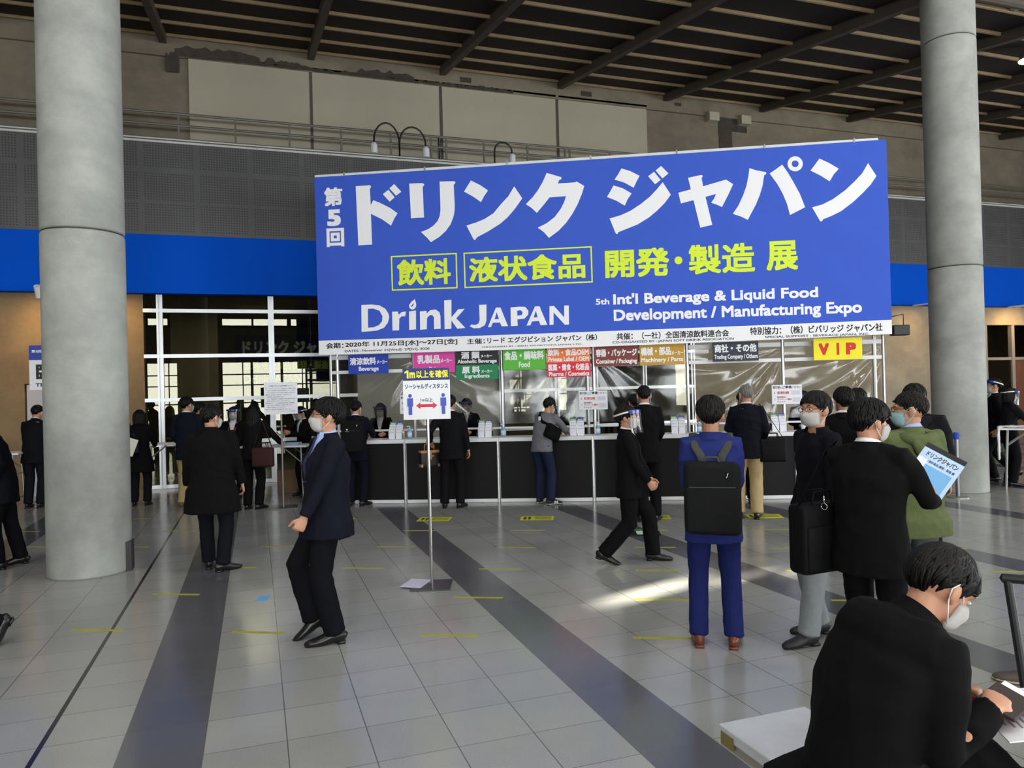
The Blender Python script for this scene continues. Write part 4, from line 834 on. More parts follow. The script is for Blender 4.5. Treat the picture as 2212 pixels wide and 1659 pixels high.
        g = 1.12 if top in ('coat', 'parka') else 1.0
        for S, E, W, sg in ((SL, EL, WL, -1), (SR, ER, WR, 1)):
            e = W-(W-E).normalized()*.008*k
            tube(bm, [N-U2*.075*k+X2*sg*.08*k, S-U2*.004*k, S.lerp(E, .35), E, E.lerp(e, .5), e.lerp(E, .06), e], [.07*k, .068*k*g, .064*k*g, .054*k*g, .048*k*g, .042*k*g, .043*k*g], 14, cap=.05)
        if seated: tube(bm, [SL-F2*.01, N.lerp(SL, .5)-U2*.07*k-F2*.05*k, N-U2*.10*k-F2*.06*k, N.lerp(SR, .5)-U2*.07*k-F2*.05*k, SR-F2*.01], [.075*k, .10*k, .11*k, .10*k, .075*k], 14)
        if seated:                                          # skirts of the coat spread on the seat
            tube(bm, [P+Vector((0, .02, -.02)), P+Vector((-.10, -.13, -.085)), P+Vector((-.17, -.25, -.098))], [(.16, .1), (.2, .05), (.12, .012)], 14, ref=(1, 0, 0)); tube(bm, [P+Vector((0, 0, 0)), P+Vector((0, .22, .0)), P+Vector((0, .42, .0))], [(.2, .11), (.21, .10), (.2, .09)], 14, ref=(1, 0, 0))
        me = remesh(bm, vc, 5); folds(me, (.007 if top != 'sweater' else .006)*k, .13*k, s.seed+1)
        vd = vneck*k if vneck else 0
        q = bmesh.new(); q.from_mesh(me); dele = []
        for f in q.faces:
            c = f.calc_center_median()-N; hh = -c.dot(U2); xx = c.dot(X2); ff = c.dot(F2)
            if hh < .012*k and abs(xx) < .074*k and abs(ff) < .08*k and hh > -.05*k: dele.append(f)
            elif vd and ff > .02*k and -.05*k < hh < vd and abs(xx) < .078*k*(1-max(hh, 0)/vd): dele.append(f)
        bmesh.ops.delete(q, geom=dele, context='FACES'); q.to_mesh(me); q.free()
        TM = cloth(tc); NAME = {'suit': 'jacket', 'coat': 'coat', 'parka': 'parka', 'sweater': 'sweater', 'blouse': 'jacket'}[top]
        s.top = obj(NAME, me, TM, s.root, True)
        def surf(h_, x, off):
            """point on the chest: h_ below the neck, x sideways"""
            for i in range(len(rings)-1):
                ha, hb = (N-rings[i][0]).dot(U2), (N-rings[i+1][0]).dot(U2)
                if ha <= h_ <= hb or i == len(rings)-2:
                    w_ = min(max((h_-ha)/max(hb-ha, 1e-5), 0), 1); p = rings[i][0].lerp(rings[i+1][0], w_); a = rings[i][1]+(rings[i+1][1]-rings[i][1])*w_; c = rings[i][2]+(rings[i+1][2]-rings[i][2])*w_
                    return p+X2*x+F2*(c*sqrt(max(1-(x/a)**2, .02))+off)
        s.surf = surf
        bm = B(); st = []                                   # collar running round the neck into the lapels
        if vd:
            for i in range(7):
                u = i/6; h_ = vd*(1-u)+.0*k; x = .004*k+.068*k*u; wdt = (.012+.046*sin(pi*min(1, u*1.05)**.8)*.9)*k
                st.append((x, h_, wdt))
        for sg in (-1, 1):
            if vd:
                pr = None
                for x, h_, wdt in st:
                    a = bm.verts.new(surf(h_, sg*x*.9, .004*k)); c = bm.verts.new(surf(h_+.006, sg*(x+wdt), .011*k)); c2 = bm.verts.new(surf(h_+.006, sg*(x+wdt), -.004*k))
                    if pr: bm.faces.new((pr[0], a, c, pr[1])); bm.faces.new((pr[1], c, c2, pr[2]))
                    pr = (a, c, c2)
        ch = (.046 if top != 'coat' else .062)*k if top not in ('sweater',) else .022*k
        pr = None; rise = -.012*k
        for i in range(21):
            th = radians(-128+256*i/20)
            dirv = X2*sin(th)-F2*cos(th); sl = -F2.dot(Vector((0, 0, 1)))
            fr = .5+.5*cos(th)
            lo_ = bm.verts.new(N+dirv*.093*k-U2*(.02*k+.03*k*(1-fr))); mid = bm.verts.new(N+dirv*.074*k+U2*(rise+ch*(.75+.25*fr))); inn = bm.verts.new(N+dirv*.066*k+U2*(rise+ch*(.75+.25*fr)-.004)); low2 = bm.verts.new(N+dirv*.070*k-U2*.03*k)
            if pr:
                for a in range(3): bm.faces.new((pr[a], (lo_, mid, inn, low2)[a], (lo_, mid, inn, low2)[a+1], pr[a+1]))
            pr = (lo_, mid, inn, low2)
        if top == 'parka':                                  # folded hood lying on the back
            tube(bm, [N+X2*(-.115*k)-F2*.0*k-U2*.03*k, N-X2*.09*k-F2*.09*k-U2*.04*k, N-F2*.135*k-U2*.07*k, N+X2*.09*k-F2*.09*k-U2*.04*k, N+X2*.115*k-U2*.03*k], [.025*k, .042*k, .055*k, .042*k, .025*k], 12); tube(bm, [N-F2*.12*k-U2*.05*k, N-F2*.155*k-U2*.13*k, N-F2*.14*k-U2*.2*k], [(.10*k, .04*k), (.085*k, .035*k), (.03*k, .015*k)], 14, ref=X2)
        bmesh.ops.recalc_face_normals(bm, faces=bm.faces[:])
        obj('hood' if top == 'parka' else 'collar', bm, TM, s.root, True)
        if collar is not None and top != 'sweater':
            rr = [(N+U2*.036*k+F2*.004*k, .066*k, .066*k), (N+U2*.024*k, .069*k, .068*k), (N-U2*.012*k, .073*k, .074*k)]+[(p, a*.93, c*.93) for p, a, c in rings[1:6]]
            bm = tube(B(), [r[0] for r in rr], [(r[1], r[2]) for r in rr], 22, ref=X2, cap=-.1); obj('shirt', bm, collar, s.root, True)
            bm = B(); pr = None
            for i in range(25):                             # folded shirt collar
                th = radians(-160+320*i/24); dirv = X2*sin(th)-F2*cos(th); dp = .014*k*(1-cos(th))
                a = bm.verts.new(N+dirv*.0655*k+U2*.034*k); c = bm.verts.new(N+dirv*.069*k+U2*(.040*k-dp*.5)); e = bm.verts.new(N+dirv*.0735*k+U2*(.012*k-dp*1.3))
                if pr: bm.faces.new((pr[0], a, c, pr[1])); bm.faces.new((pr[1], c, e, pr[2]))
                pr = (a, c, e)
            obj('shirt_collar', bm, collar, s.root, True)
            if tie and vd:
                bm = B(); pr = None
                for i in range(8):
                    h_ = -.005*k+(vd+.02*k)*i/7; w2_ = (.017 if i == 0 else .012+.022*i/7)*k
                    f = [bm.verts.new(surf(max(h_, 0), sg*w2_, -.001*k+(.006*k if i > 0 else .008*k))-U2*min(h_, 0)) for sg in (-1, 1)]
                    if pr: bm.faces.new((pr[0], pr[1], f[1], f[0]))
                    pr = f
                obj('tie', bm, tie, s.root, True)
        if lanyard:
            bm = B(); 
            for sg in (-1, 1): tube(bm, [N-F2*.05*k+X2*sg*.07*k+U2*.02*k, surf(.02*k, sg*.08*k, .012*k), surf(.16*k, sg*.06*k, .018*k), surf(.36*k, 0, .022*k)], [(.008*k, .002*k)]*4, 6)
            o = obj('lanyard', bm, lanyard, s.root); p = surf(.42*k, 0, .03*k); obj('name_badge', box(B(), p.x-.045, p.x+.045, p.y-.003, p.y+.003, p.z-.06, p.z+.06), BADGE, o)
        s.head(k, hair, style, locks, mask, shield, glasses, eyes, near)
    def head(s, k, hair, style, locks, mask, shield, glasses, eyes, near):
        hp, Rh, Hc, kh = s.hp, s.Rh, s.Hc, s.kh; rd = random.Random(s.seed); HM = hairmat(hair)
        thick = {'short': 1.02, 'spiky': 1.07, 'full': 1.06, 'crop': .965, 'long': 1.05, 'bob': 1.06}[style]
        def zmin(ph):                                        # hairline height over azimuth, 0 = face
            a = abs(ph)
            if a < 38: return .064-.010*(a/38) if style not in ('long', 'bob', 'full') else .036
            if a < 62: return .054-(a-38)/24*.040
            if a < 84: return .014-(a-62)/22*.034
            if a < 118: return -.020-(a-84)/34*.014+ .036*math.exp(-((a-101)/14)**2)
            return -.028-.066*min(1, (a-118)/32)
        bm = B(); nu, nv = 40, 20; grid = []
        for j in range(nv+1):
            row = []
            for i in range(nu):
                ph = -180+360*i/nu; zt = zmin(ph); zc_, rz = .026, .099*thick
                t0 = math.asin(max(-.98, min(.98, (zt-zc_)/rz))); el = pi/2+(t0-pi/2)*j/nv
                bulge = 1+.012*sin(ph*.21+j*.9+s.seed)+.01*sin(ph*.37-j*1.7)
                bulge *= 1-.13*max(0, (j-nv+8)/8)**1.6 if abs(ph) > 60 else 1-.05*max(0, (j-nv+2)/2)
                x = .0845*thick*cos(el)*sin(radians(ph))*bulge; y = -.016+.104*thick*cos(el)*cos(radians(ph))*bulge; z = zc_+rz*sin(el)*bulge
                if abs(ph) > 118 and j > nv-7: q_ = (j-nv+7)/7; x *= 1-.16*q_; y = -.016+(y+.016)*(1-.06*q_)
                row.append(bm.verts.new(hp(x, y, z)))
            grid.append(row)
        for j in range(nv):
            for i in range(nu): bm.faces.new((grid[j][i], grid[j+1][i], grid[j+1][(i+1) % nu], grid[j][(i+1) % nu]))
        if style in ('short', 'full', 'crop', 'spiky'):
            for q in range(int(locks*1.8)):
                ph0 = rd.uniform(-180, 180); e0 = rd.uniform(-.25, 1.4); lean_ = rd.uniform(-.22, .34); L = rd.uniform(.8, 1.7)*(.75 if style == 'crop' else 1)
                pts, rad = [], []; lift = rd.uniform(0, 1)**2
                for m_ in range(5):
                    u = m_/4; el = e0-u*.42*L; ph = ph0+lean_*u*45; zt = zmin(ph)+.0
                    r = .985+(.022*sin(u*pi)+(.13 if style == 'spiky' and e0 > .5 else .045)*u*u*lift if style != 'crop' else .015)
                    tp = min(1, max(0, (.026+.099*sin(el)-zt)/.06)) if abs(ph) > 50 else 1
                    r = r*(.875+.125*tp) if style != 'crop' else r*(.89+.11*tp)
                    z = .026+.099*thick*sin(el)*r
                    if z < zt-.004: z = zt-.004
                    pts.append(hp(.0845*thick*cos(el)*sin(radians(ph))*r, -.016+.104*thick*cos(el)*cos(radians(ph))*r, z)); rad.append((.0075 if style != 'crop' else .006)*k*(1-.8*u)+.0010)
                if (pts[0]-pts[-1]).length > .012: tube(bm, pts, rad, 6, cap=1.2)
            if style == 'full':
                for q in range(22):
                    ph0 = -55+110*q/21+rd.uniform(-3, 3); pts = []
                    for m_ in range(5):
                        u = m_/4; el = .75-u*.62; r = 1.03+.03*u; ph = ph0+u*rd.uniform(2, 12); pts.append(hp(.0845*thick*cos(el)*sin(radians(ph))*r, -.016+.104*thick*cos(el)*cos(radians(ph))*r, .026+.099*sin(el)*r))
                    tube(bm, pts, [.011*k, .012*k, .010*k, .007*k, .002], 6, cap=1)
        if style in ('long', 'bob'):
            dn = -.29 if style == 'long' else -.15
            n = 28
            cols = []
            for i in range(n+1):
                ph = radians(62+236*i/n); col = []
                for j in range(9):
                    u = j/8; z = .03+(dn-.03)*u; w_ = 1+.10*sin(pi*u)-.10*u+.02*sin(i*2.1+j*.5)
                    y = -.018+.098*cos(ph)*w_; 
                    if y < -.06: y = y*(1-.12*u)
                    col.append((hp(.088*sin(ph)*w_, y, z), hp(.066*sin(ph)*w_, y*.72-.004, z)))
                cols.append([(bm.verts.new(a), bm.verts.new(b_)) for a, b_ in col])
            for i in range(n):
                for j in range(8):
                    for w_ in (0, 1): bm.faces.new((cols[i][j][w_], cols[i+1][j][w_], cols[i+1][j+1][w_], cols[i][j+1][w_]))
                bm.faces.new((cols[i][8][0], cols[i+1][8][0], cols[i+1][8][1], cols[i][8][1]))
            for i in (0, n):
                for j in range(8): bm.faces.new((cols[i][j][0], cols[i][j+1][0], cols[i][j+1][1], cols[i][j][1]))
            for q in range(46):
                ph = radians(62+236*q/45+rd.uniform(-3, 3)); pts = []
                for j in range(7):
                    u = j/6; z = .075+(dn-.075)*u; w_ = (1.03+.10*sin(pi*u)-.10*u+.02*rd.uniform(-1, 1)) if u > .12 else .9; y = -.018+.100*cos(ph)*w_
                    if y < -.06: y *= 1-.12*u
                    pts.append(hp(.090*sin(ph)*w_, y, z))
                tube(bm, pts, [.004*k, .008*k, .009*k, .009*k, .008*k, .007*k, .003*k], 6)
            for q in range(16):
                ph0 = -50+100*q/15; tube(bm, [hp(.0845*thick*cos(el)*sin(radians(ph0)), -.012+.104*thick*cos(el)*cos(radians(ph0)), .026+.1*sin(el)) for el in (1.0, .6, .25, .02)], [.012*k, .013*k, .011*k, .003], 6)
        bmesh.ops.recalc_face_normals(bm, faces=bm.faces[:]); obj('hair', bm, HM, s.root, True)
        if eyes:
            for sg in (-1, 1):
                bm = ell(B(), hp(sg*.031, .0745, .008), (.0135*kh, .008*kh, .0062*kh), Rh @ rotm('Z', -sg*12), 14, 8, 0); ell(bm, hp(sg*.031, .0798, .008), (.006*kh, .0045*kh, .006*kh), Rh, 12, 8, 1); obj('eye', bm, [EYEW, EYED], s.root, True)
                obj('eyebrow', tube(B(), [hp(sg*.014, .087, .028), hp(sg*.03, .085, .034), hp(sg*.050, .072, .029)], [.003*k, .004*k, .002*k], 6), HM, s.root, True)
        if mask:
            bm = B(); nu, nv = 18, 10; g = []
            prof = [(.0, .093), (-.012, .106), (-.024, .1145), (-.040, .112), (-.058, .105), (-.076, .097), (-.090, .086), (-.101, .070), (-.106, .055), (-.107, .045), (-.107, .04)]
            for j in range(nv+1):
                z, yc = prof[j]; row = []
                for i in range(nu+1):
                    u = -1+2*i/nu; a = abs(u); zz = z-.012*a*(1 if j < 3 else 0)+.022*a*a*(j/nv)
                    ys = .028-.01*(j/nv); y = ys+(yc-ys)*max(cos(a*pi/2), 0)**.85; x = (.0655 if j < 6 else .0655-.010*(j-5)/5)*sin(u*pi/2*.96)
                    row.append(bm.verts.new(hp(x, y+.0015*cos(j*2.2)*(1-a), zz)))
                g.append(row)
            for j in range(nv):
                for i in range(nu): bm.faces.new((g[j][i], g[j][i+1], g[j+1][i+1], g[j+1][i]))
            bmesh.ops.solidify(bm, geom=bm.faces[:], thickness=.002)
            for sg in (-1, 1): tube(bm, [hp(sg*.069, .03, -.01), hp(sg*.079, .0, .018), hp(sg*.082, -.02, .024), hp(sg*.080, -.033, .0), hp(sg*.077, -.02, -.035), hp(sg*.070, .022, -.088)], .0022*k, 6)
            obj('face_mask', bm, mask, s.root, True)
        if glasses:
            bm = B(); GM = glasses
            for sg in (-1, 1):
                c = [(sg*(.033+.024*cos(a)), .098-.012*abs(cos(a)*.5+.5)*1.0, .006+.0155*sin(a)) for a in [2*pi*i/18 for i in range(19)]]
                tube(bm, [hp(*p) for p in c], .0018*k, 6); tube(bm, [hp(sg*.058, .088, .010), hp(sg*.076, .05, .012), hp(sg*.082, -.01, .012)], .002*k, 6)
            tube(bm, [hp(-.009, .097, .01), hp(0, .101, .012), hp(.009, .097, .01)], .0018*k, 6); obj('glasses', bm, GM, s.root, True)
        if shield:
            bm = B(); pr = None; n = 20; zt, zb = .078, -.150
            for i in range(n+1):
                ph = radians(-78+156*i/n); a = bm.verts.new(hp(.118*sin(ph), .012+.122*cos(ph), zt)); b_ = bm.verts.new(hp(.122*sin(ph), .022+.132*cos(ph), zb))
                m_ = [bm.verts.new(hp(.119*sin(ph), .015+.125*cos(ph), zt+(zb-zt)*q)) for q in (.33, .66)]
                cur = [a]+m_+[b_]
                if pr:
                    for q in range(3): bm.faces.new((pr[q], cur[q], cur[q+1], pr[q+1]))
                pr = cur
            o = obj('face_shield', bm, VISOR, s.root, True)
            bm = B(); tube(bm, [hp(.112*sin(radians(p)), .006+.116*cos(radians(p)), .064) for p in range(-80, 81, 10)], [(.018*k, .010*k)]*17, 10, ref=Rh @ Vector((0, 0, 1))); obj('foam_band', bm, FOAM, o, True)
            bm = B()
            for sg in (-1, 1): tube(bm, [hp(sg*.112, .02, .064), hp(sg*.101, -.04, .052), hp(sg*.07, -.115, .03), hp(0, -.14, .022)], [(.009*k, .002*k)]*4, 8, ref=Rh @ Vector((0, 0, 1)))
            obj('head_strap', bm, mat('strap_white', (230, 230, 226), .6), o, True)
def n_of(dd, n, d):
    """direction a finger bends towards"""
    ax = d.cross(n).normalized()
    return ax.cross(dd).normalized()
def carried(name, label, cat, p, group=None):
    o = thing(name, label, cat, p.root.location, p.root.rotation_euler.z, group)
    return o
def backpack(p, label, rgb, W=.31, Hh=.46, D=.15, drop=.10, strap=(60, 62, 62), vlogo=False, zipper=True):
    r = carried('backpack', label, 'backpack', p); k = p.k; Mx = cloth(rgb); Sx = cloth(strap)
    back = .128*k+D/2; C = p.N-p.U*(drop+Hh/2)-p.F*back
    fr = Matrix((p.X, p.F, p.U)).transposed().to_4x4(); fr.translation = C
    def shell(x0, x1, y0, y1, z0, z1, rr, sub=6):
        bm = rbox(x0, x1, y0, y1, z0, z1, rr, 4)
        for v in bm.verts:
            v.co.y += -.012*(1-(v.co.x/(W/2))**2) if v.co.y < 0 else 0; v.co.z += .004*sin(v.co.x*30)
        bm.transform(fr); return bm
    obj('pack_body', shell(-W/2, W/2, -D/2, D/2, -Hh/2, Hh/2, .045), Mx, r, True)
    obj('front_pocket', shell(-W/2+.012, W/2-.012, -D/2-.022, -D/2+.03, -Hh/2+.02, Hh*.16, .02), Mx, r, True)
    bm = tube(B(), [fr @ Vector(q) for q in ((-.05, .01, Hh/2-.01), (-.035, .01, Hh/2+.028), (.035, .01, Hh/2+.028), (.05, .01, Hh/2-.01))], .008, 8); obj('top_handle', bm, Sx, r, True)
    if zipper: obj('zipper', tube(B(), [fr @ Vector((-W*.4, -D/2-.026, Hh*.17)), fr @ Vector((0, -D/2-.034, Hh*.175)), fr @ Vector((W*.4, -D/2-.026, Hh*.17))], .004, 6), RUBBER, r); obj('zip_pull', tube(B(), [fr @ Vector((W*.28, -D/2-.012, Hh*.36)), fr @ Vector((W*.25, -D/2-.016, Hh*.30))], .0035, 6), CHROME, r)
    for sg in (-1, 1):
        a = fr @ Vector((sg*.05, D/2-.01, Hh/2-.02)); t0 = p.N-p.U*.065*k+p.X*sg*.105*k-p.F*.075*k; t1 = p.N-p.U*.005*k+p.X*sg*.118*k+p.F*.0*k; t2 = p.N-p.U*.07*k+p.X*sg*.125*k+p.F*.105*k; t3 = p.N-p.U*.20*k+p.X*sg*.14*k+p.F*.13*k; t4 = p.N-p.U*.34*k+p.X*sg*.185*k+p.F*.02*k; t5 = fr @ Vector((sg*(W/2-.03), D/2-.02, -Hh*.30))
        a2 = p.N-p.U*(.12)*k+p.X*sg*.07*k-p.F*.128*k
        obj('shoulder_strap', tube(B(), [a, a2, t0-p.F*.012, t1+p.U*.022*k, t2+p.F*.012, t3, t4, t5], [(.028, .007)]*6+[(.012, .004)]*2, 10, ref=p.X), Sx, r, True)
    if vlogo:
        bm = text_into(B(), 'V', (-.03, .0, 0.09, .12), 0, .002, .05)
        box(bm, -.045, .015, -.002, 0, .078, .082); bm.transform(fr @ Matrix.Translation((.02-W*.2, -D/2-.016, 0))); obj('white_mark', bm, WHITE, r)
    return r
def shoulderbag(p, label, rgb, c, W=.36, Hh=.28, D=.10, rot=0, strap_from=None, side=-1, cat='bag', clip=False, tilt=0):
    """c = centre of the bag in the person's own axes"""
    r = carried('shoulder_bag', label, cat, p); Mx = cloth(rgb, .6); k = p.k
    fr = Matrix.Translation(c) @ Matrix.Rotation(radians(rot), 4, 'Z') @ Matrix.Rotation(radians(tilt), 4, 'Y')
    bm = rbox(-W/2, W/2, -D/2, D/2, -Hh/2, Hh/2, .03, 4); bm.transform(fr); obj('bag_body', bm, Mx, r, True)
    bm = rbox(-W/2+.02, W/2-.02, -D/2-.014, -D/2+.01, -Hh/2+.02, Hh*.2, .012, 3); bm.transform(fr); obj('front_pocket', bm, Mx, r, True)
    for sy in (-1, 1):
        obj('handle', tube(B(), [fr @ Vector(q) for q in ((-.08, sy*.03, Hh/2-.01), (-.06, sy*.03, Hh/2+.07), (.06, sy*.03, Hh/2+.07), (.08, sy*.03, Hh/2-.01))], .007, 8), Mx, r, True)
    if strap_from is not None:
        sh = Vector(strap_from); a, b_ = fr @ Vector((-W/2+.01, 0, Hh/2-.03)), fr @ Vector((W/2-.01, 0, Hh/2-.03))
        m1, m2 = a.lerp(sh, .85), b_.lerp(sh, .85)
        obj('strap', tube(B(), [a, m1+p.X*side*.02, sh+p.U*.012, m2+p.X*side*.02, b_], [(.019, .004)]*5, 8, ref=Vector((0, 1, 0))), Mx, r, True)
    if clip:
        q = fr @ Vector((-W*.1, -D/2-.01, Hh/2+.02)); bm = B()
        tube(bm, [q+Vector((.018*cos(a), 0, .018*sin(a)-.03)) for a in [2*pi*i/14 for i in range(15)]], .004, 6); tube(bm, [q+Vector((0, 0, .03)), q+Vector((0, 0, -.012))], .007, 8); obj('metal_clip', bm, CHROME, r, True)
    return r
# ---------------------------------------------------------------- the people in the hall
FR_BLACK = mat('frame_black', (20, 18, 18), .35)
TIE_N = mat('tie_navy', (34, 44, 78), .6, 0, .3, 60); TIE_S = mat('tie_silver', (150, 156, 176), .6); TIE_D = mat('tie_dark', (36, 22, 40), .6)
LAN_D = mat('lanyard_dark', (60, 24, 40), .6); LAN_R = mat('lanyard_red', (190, 24, 50), .6)
NAVYB = (24, 28, 46); BLK = (22, 22, 26)
# walkers and queue in the foreground
walk = Person('man in a navy suit and white mask walking left past the distancing sign', .463, 5.507, -86, H=1.755, lean=-2, twist=-20, hyaw=12, hpitch=-4, footL=(-.09, -.03, 4, 0), footR=(.09, .06, -2, 30), py=.0, handL=(-.25, .19, .845), handR=(.25, -.06, .86),
              tc=(30, 33, 52), trc=(22, 23, 32), collar=SHIRTB, tie=TIE_N, fat=1.28, tw=1.12, flare=1.1, wide=1.04, near=True, curl=58, glasses=FR_BLACK, style='spiky', locks=230, eyes=True)
coat = Person('person in a knee length black coat seen from behind, right of the left column', -.442, 8.194, 12, H=1.70, hyaw=34, hpitch=4, top='coat', tc=(20, 19, 20), trc=(26, 28, 38), hem=.33, wide=1.18, flare=1.12, footL=(-.08, .12, 15, 0), footR=(.11, -.06, -50, 0), vneck=None, collar=None, locks=150, handL=(-.27, .1, .86), handR=(.27, .12, .86), near=True)
shw = Person('staff member with a clear face shield and blue band striding right in a black suit', 3.541, 6.682, 116, H=1.63, hyaw=4, hpitch=-2, footR=(.09, -.31, 0, 20), footL=(-.09, .21, 0, 0), py=-.03, dz=-.045, handR=(.12, .17, .82), handL=(.0, .21, .80), poleR=(.6, -.9, 0), poleL=(-.6, -.6, 0),
             tc=(24, 22, 25), trc=(20, 19, 21), hair=(44, 22, 22), style='full', locks=120, shield=True, near=True, tw=1.22, tie=TIE_D, lanyard=LAN_D, curl=35)
bpk = Person('man in a bright navy suit with a black backpack seen from behind', 2.905, 4.327, 34, H=1.70, footL=(-.115, 0, 6, 0), footR=(.115, 0, -6, 0), handL=(-.11, .25, 1.0), handR=(.11, .25, 1.0), poleL=(-.22, -1, -.2), poleR=(.22, -1, -.2), wide=.95, tw=.98, collar=None, tc=(38, 47, 108), trc=(29, 37, 90), hem=.21, flare=1.05, hair=(34, 28, 24), style='spiky', locks=300, near=True, mask=None, shoe=mat('shoe_brown', (112, 58, 42), .3), hpitch=4, vneck=.3)
backpack(bpk, 'black rectangular backpack on the man in the bright navy suit', (40, 41, 43), W=.36, Hh=.47, D=.14, drop=.155, strap=(70, 72, 70))
gls = Person('man in glasses and a white cloth mask facing left, grey trousers', 3.62, 4.10, -84, H=1.715, hyaw=-14, footL=(-.03, .16, 4, 0), footR=(.17, -.06, -12, 0), px=.07, py=-.02, vneck=None, collar=None, tc=(24, 26, 38), trc=(138, 143, 146), glasses=FR_BLACK, eyes=True, locks=230, near=True, style='short', handL=(-.22, .08, .84), shoe=mat('loafer_navy', (26, 26, 34), .5))
blk = Person('man in a black suit holding a light blue brochure, seen from behind', 3.237, 3.297, 68, H=1.675, hyaw=28, hpitch=6, hem=.22, footL=(-.11, .04, 8, 0), footR=(.11, -.05, -8, 0), handR=(.22, .33, 1.07), handL=(-.03, .36, 1.16), poleR=(.55, -.9, -.6), poleL=(-.6, -.7, -.6), tc=(20, 20, 22), trc=(18, 18, 21), hair=(16, 14, 14), style='spiky', locks=260, near=True, curl=40, hand_dirs={'R': ((-.5, .6, .35), (-.3, -.2, 1)), 'L': ((.75, .45, -.1), (.1, -.3, -1))}, wide=1.16, fat=1.1)
shoulderbag(blk, 'large black shoulder bag with a metal clip hanging at the side of the brochure man', (22, 22, 24), Vector((-.28, -.04, .86)), W=.35, Hh=.40, D=.14, rot=72, strap_from=tuple(blk.SL+Vector((0, 0, .07))), side=-1, clip=True)
prk = Person('man in an olive green hooded parka and glasses facing left', 4.17, 3.87, 9, H=1.70, hyaw=-58, top='parka', tc=(94, 104, 68), trc=(92, 95, 98), hem=.20, flare=1.18, wide=1.12, collar=SHIRTB, mask=MASKB, glasses=FR_BLACK, hair=(34, 24, 20), style='crop', locks=260, near=True, vneck=.16, footL=(-.1, .08, 10, 0), footR=(.1, -.03, -10, 0), handL=(-.2, .3, 1.0), handR=(.26, .1, .86))
Person('man in a dark padded jacket standing behind the green parka, seen from behind', 5.385, 4.947, 50, H=1.74, tc=(30, 31, 40), trc=(26, 27, 32), top='parka', vneck=None, collar=None, locks=110, hyaw=18, wide=1.1)
Person('person with dark hair queueing just right of the glasses wearing man, farther back', 5.323, 5.702, 44, H=1.72, tc=BLK, locks=90, hyaw=-12, style='full')
Person('person with spiky dark hair queueing above the brochure man, nearest the VIP sign', 5.965, 6.195, 44, H=1.70, tc=BLK, locks=110, hyaw=8)
sea = Person('man in a black coat sitting bent over on the white bench at the lower right', SEAT[0], SEAT[1], SEAT[2], H=1.74, lean=SEAT[3], bend=SEAT[4], hpitch=SEAT[5], hyaw=SEAT[6], dz=SEAT[7]-.93*1.74/1.735, seated=True, top='coat', tc=(17, 17, 19), trc=(28, 31, 52), footL=(-.14, .50, 5, 0), footR=(.14, .46, -5, 0), handR=(.15, .34, .77), handL=(-.08, .38, .74), poleR=(.25, -.7, -1), poleL=(-.9, -.3, -.5), hem=.06, wide=1.08, fat=1.08, vneck=None, collar=None, locks=420, near=True, hair=(17, 14, 13), eyes=True, curl=45, hand_dirs={'R': ((-.55, .7, .1), (-.3, -.2, -1)), 'L': ((.7, .6, .1), (.2, -.2, -1))})
edge = Person('person in grey trousers and brown sneakers stepping in at the right edge', 4.52, 2.74, -38, H=1.72, tc=(60, 62, 66), trc=(120, 124, 128), footL=(-.08, .48, 0, 0), footR=(.09, -.32, 0, 25), dz=-.05, top='sweater', shoe=mat('sneaker_brown', (86, 80, 72), .7), sole=mat('sole_sand', (176, 160, 132), .7))
ledg = Person('person in dark trousers walking out of the left edge, one heel raised', -2.16, 6.15, -105, H=1.72, tc=BLK, trc=(24, 24, 28), footR=(.09, -.52, 0, 62), footL=(-.09, .30, 0, 0), dz=-.05)
lct = Person('person in a dark coat at the left edge beside the big column', -2.58, 9.33, -104, H=1.74, tc=(22, 23, 32), trc=(22, 23, 30), top='coat', hem=.24, lean=12, bend=10, footL=(-.1, .06, 0, 0), footR=(.1, -.14, 0, 0), handL=(-.2, .12, .9), vneck=.2)
# visitors at the booth and the standing tables
Person('man in a dark suit bent over the table left of the big column', -3.514, 14.319, 14, H=1.74, lean=5, bend=10, hpitch=20, tc=(28, 30, 38), trc=(34, 36, 46), handL=(-.15, .36, 1.0), handR=(.15, .36, 1.0), locks=70)
wmn = Person('woman in a black coat just right of the big column, seen from behind', -1.832, 13.683, 6, H=1.60, female=True, top='coat', hem=.33, flare=1.1, tc=(22, 21, 24), trc=(30, 30, 36), hair=(30, 20, 18), style='bob', hpitch=12, handL=(-.14, .3, .98), handR=(.16, .32, .98), collar=None, vneck=None)
shoulderbag(wmn, 'dark blue shoulder bag on the woman beside the big column', (36, 42, 62), Vector((-.10, -.20, 1.0)), W=.26, Hh=.24, D=.08, rot=10, strap_from=tuple(wmn.SL+Vector((0, -.02, .07))))
o = obj('document', box(B(), -.10, .10, -.004, .004, -.14, .14), mat('paper_cream', (228, 226, 208), .7)); o.location = (-1.95, 13.39, 1.0); o.rotation_euler = (0, .35, -.1); tag(o, 'cream document sticking out behind the woman by the big column', 'document')
Person('man in a navy jacket and beige trousers near the glass front, seen from behind', -1.055, 13.049, 22, H=1.80, tc=(26, 36, 56), trc=(160, 144, 106), hyaw=18, locks=70, handL=(-.2, .18, 1.0), handR=(.2, .22, 1.02), shoe=mat('shoe_tan', (96, 78, 56), .5), vneck=.3)
Person('person in black half hidden to the right of the beige trousered man', -.92, 13.95, 60, H=1.70, tc=BLK, locks=50)
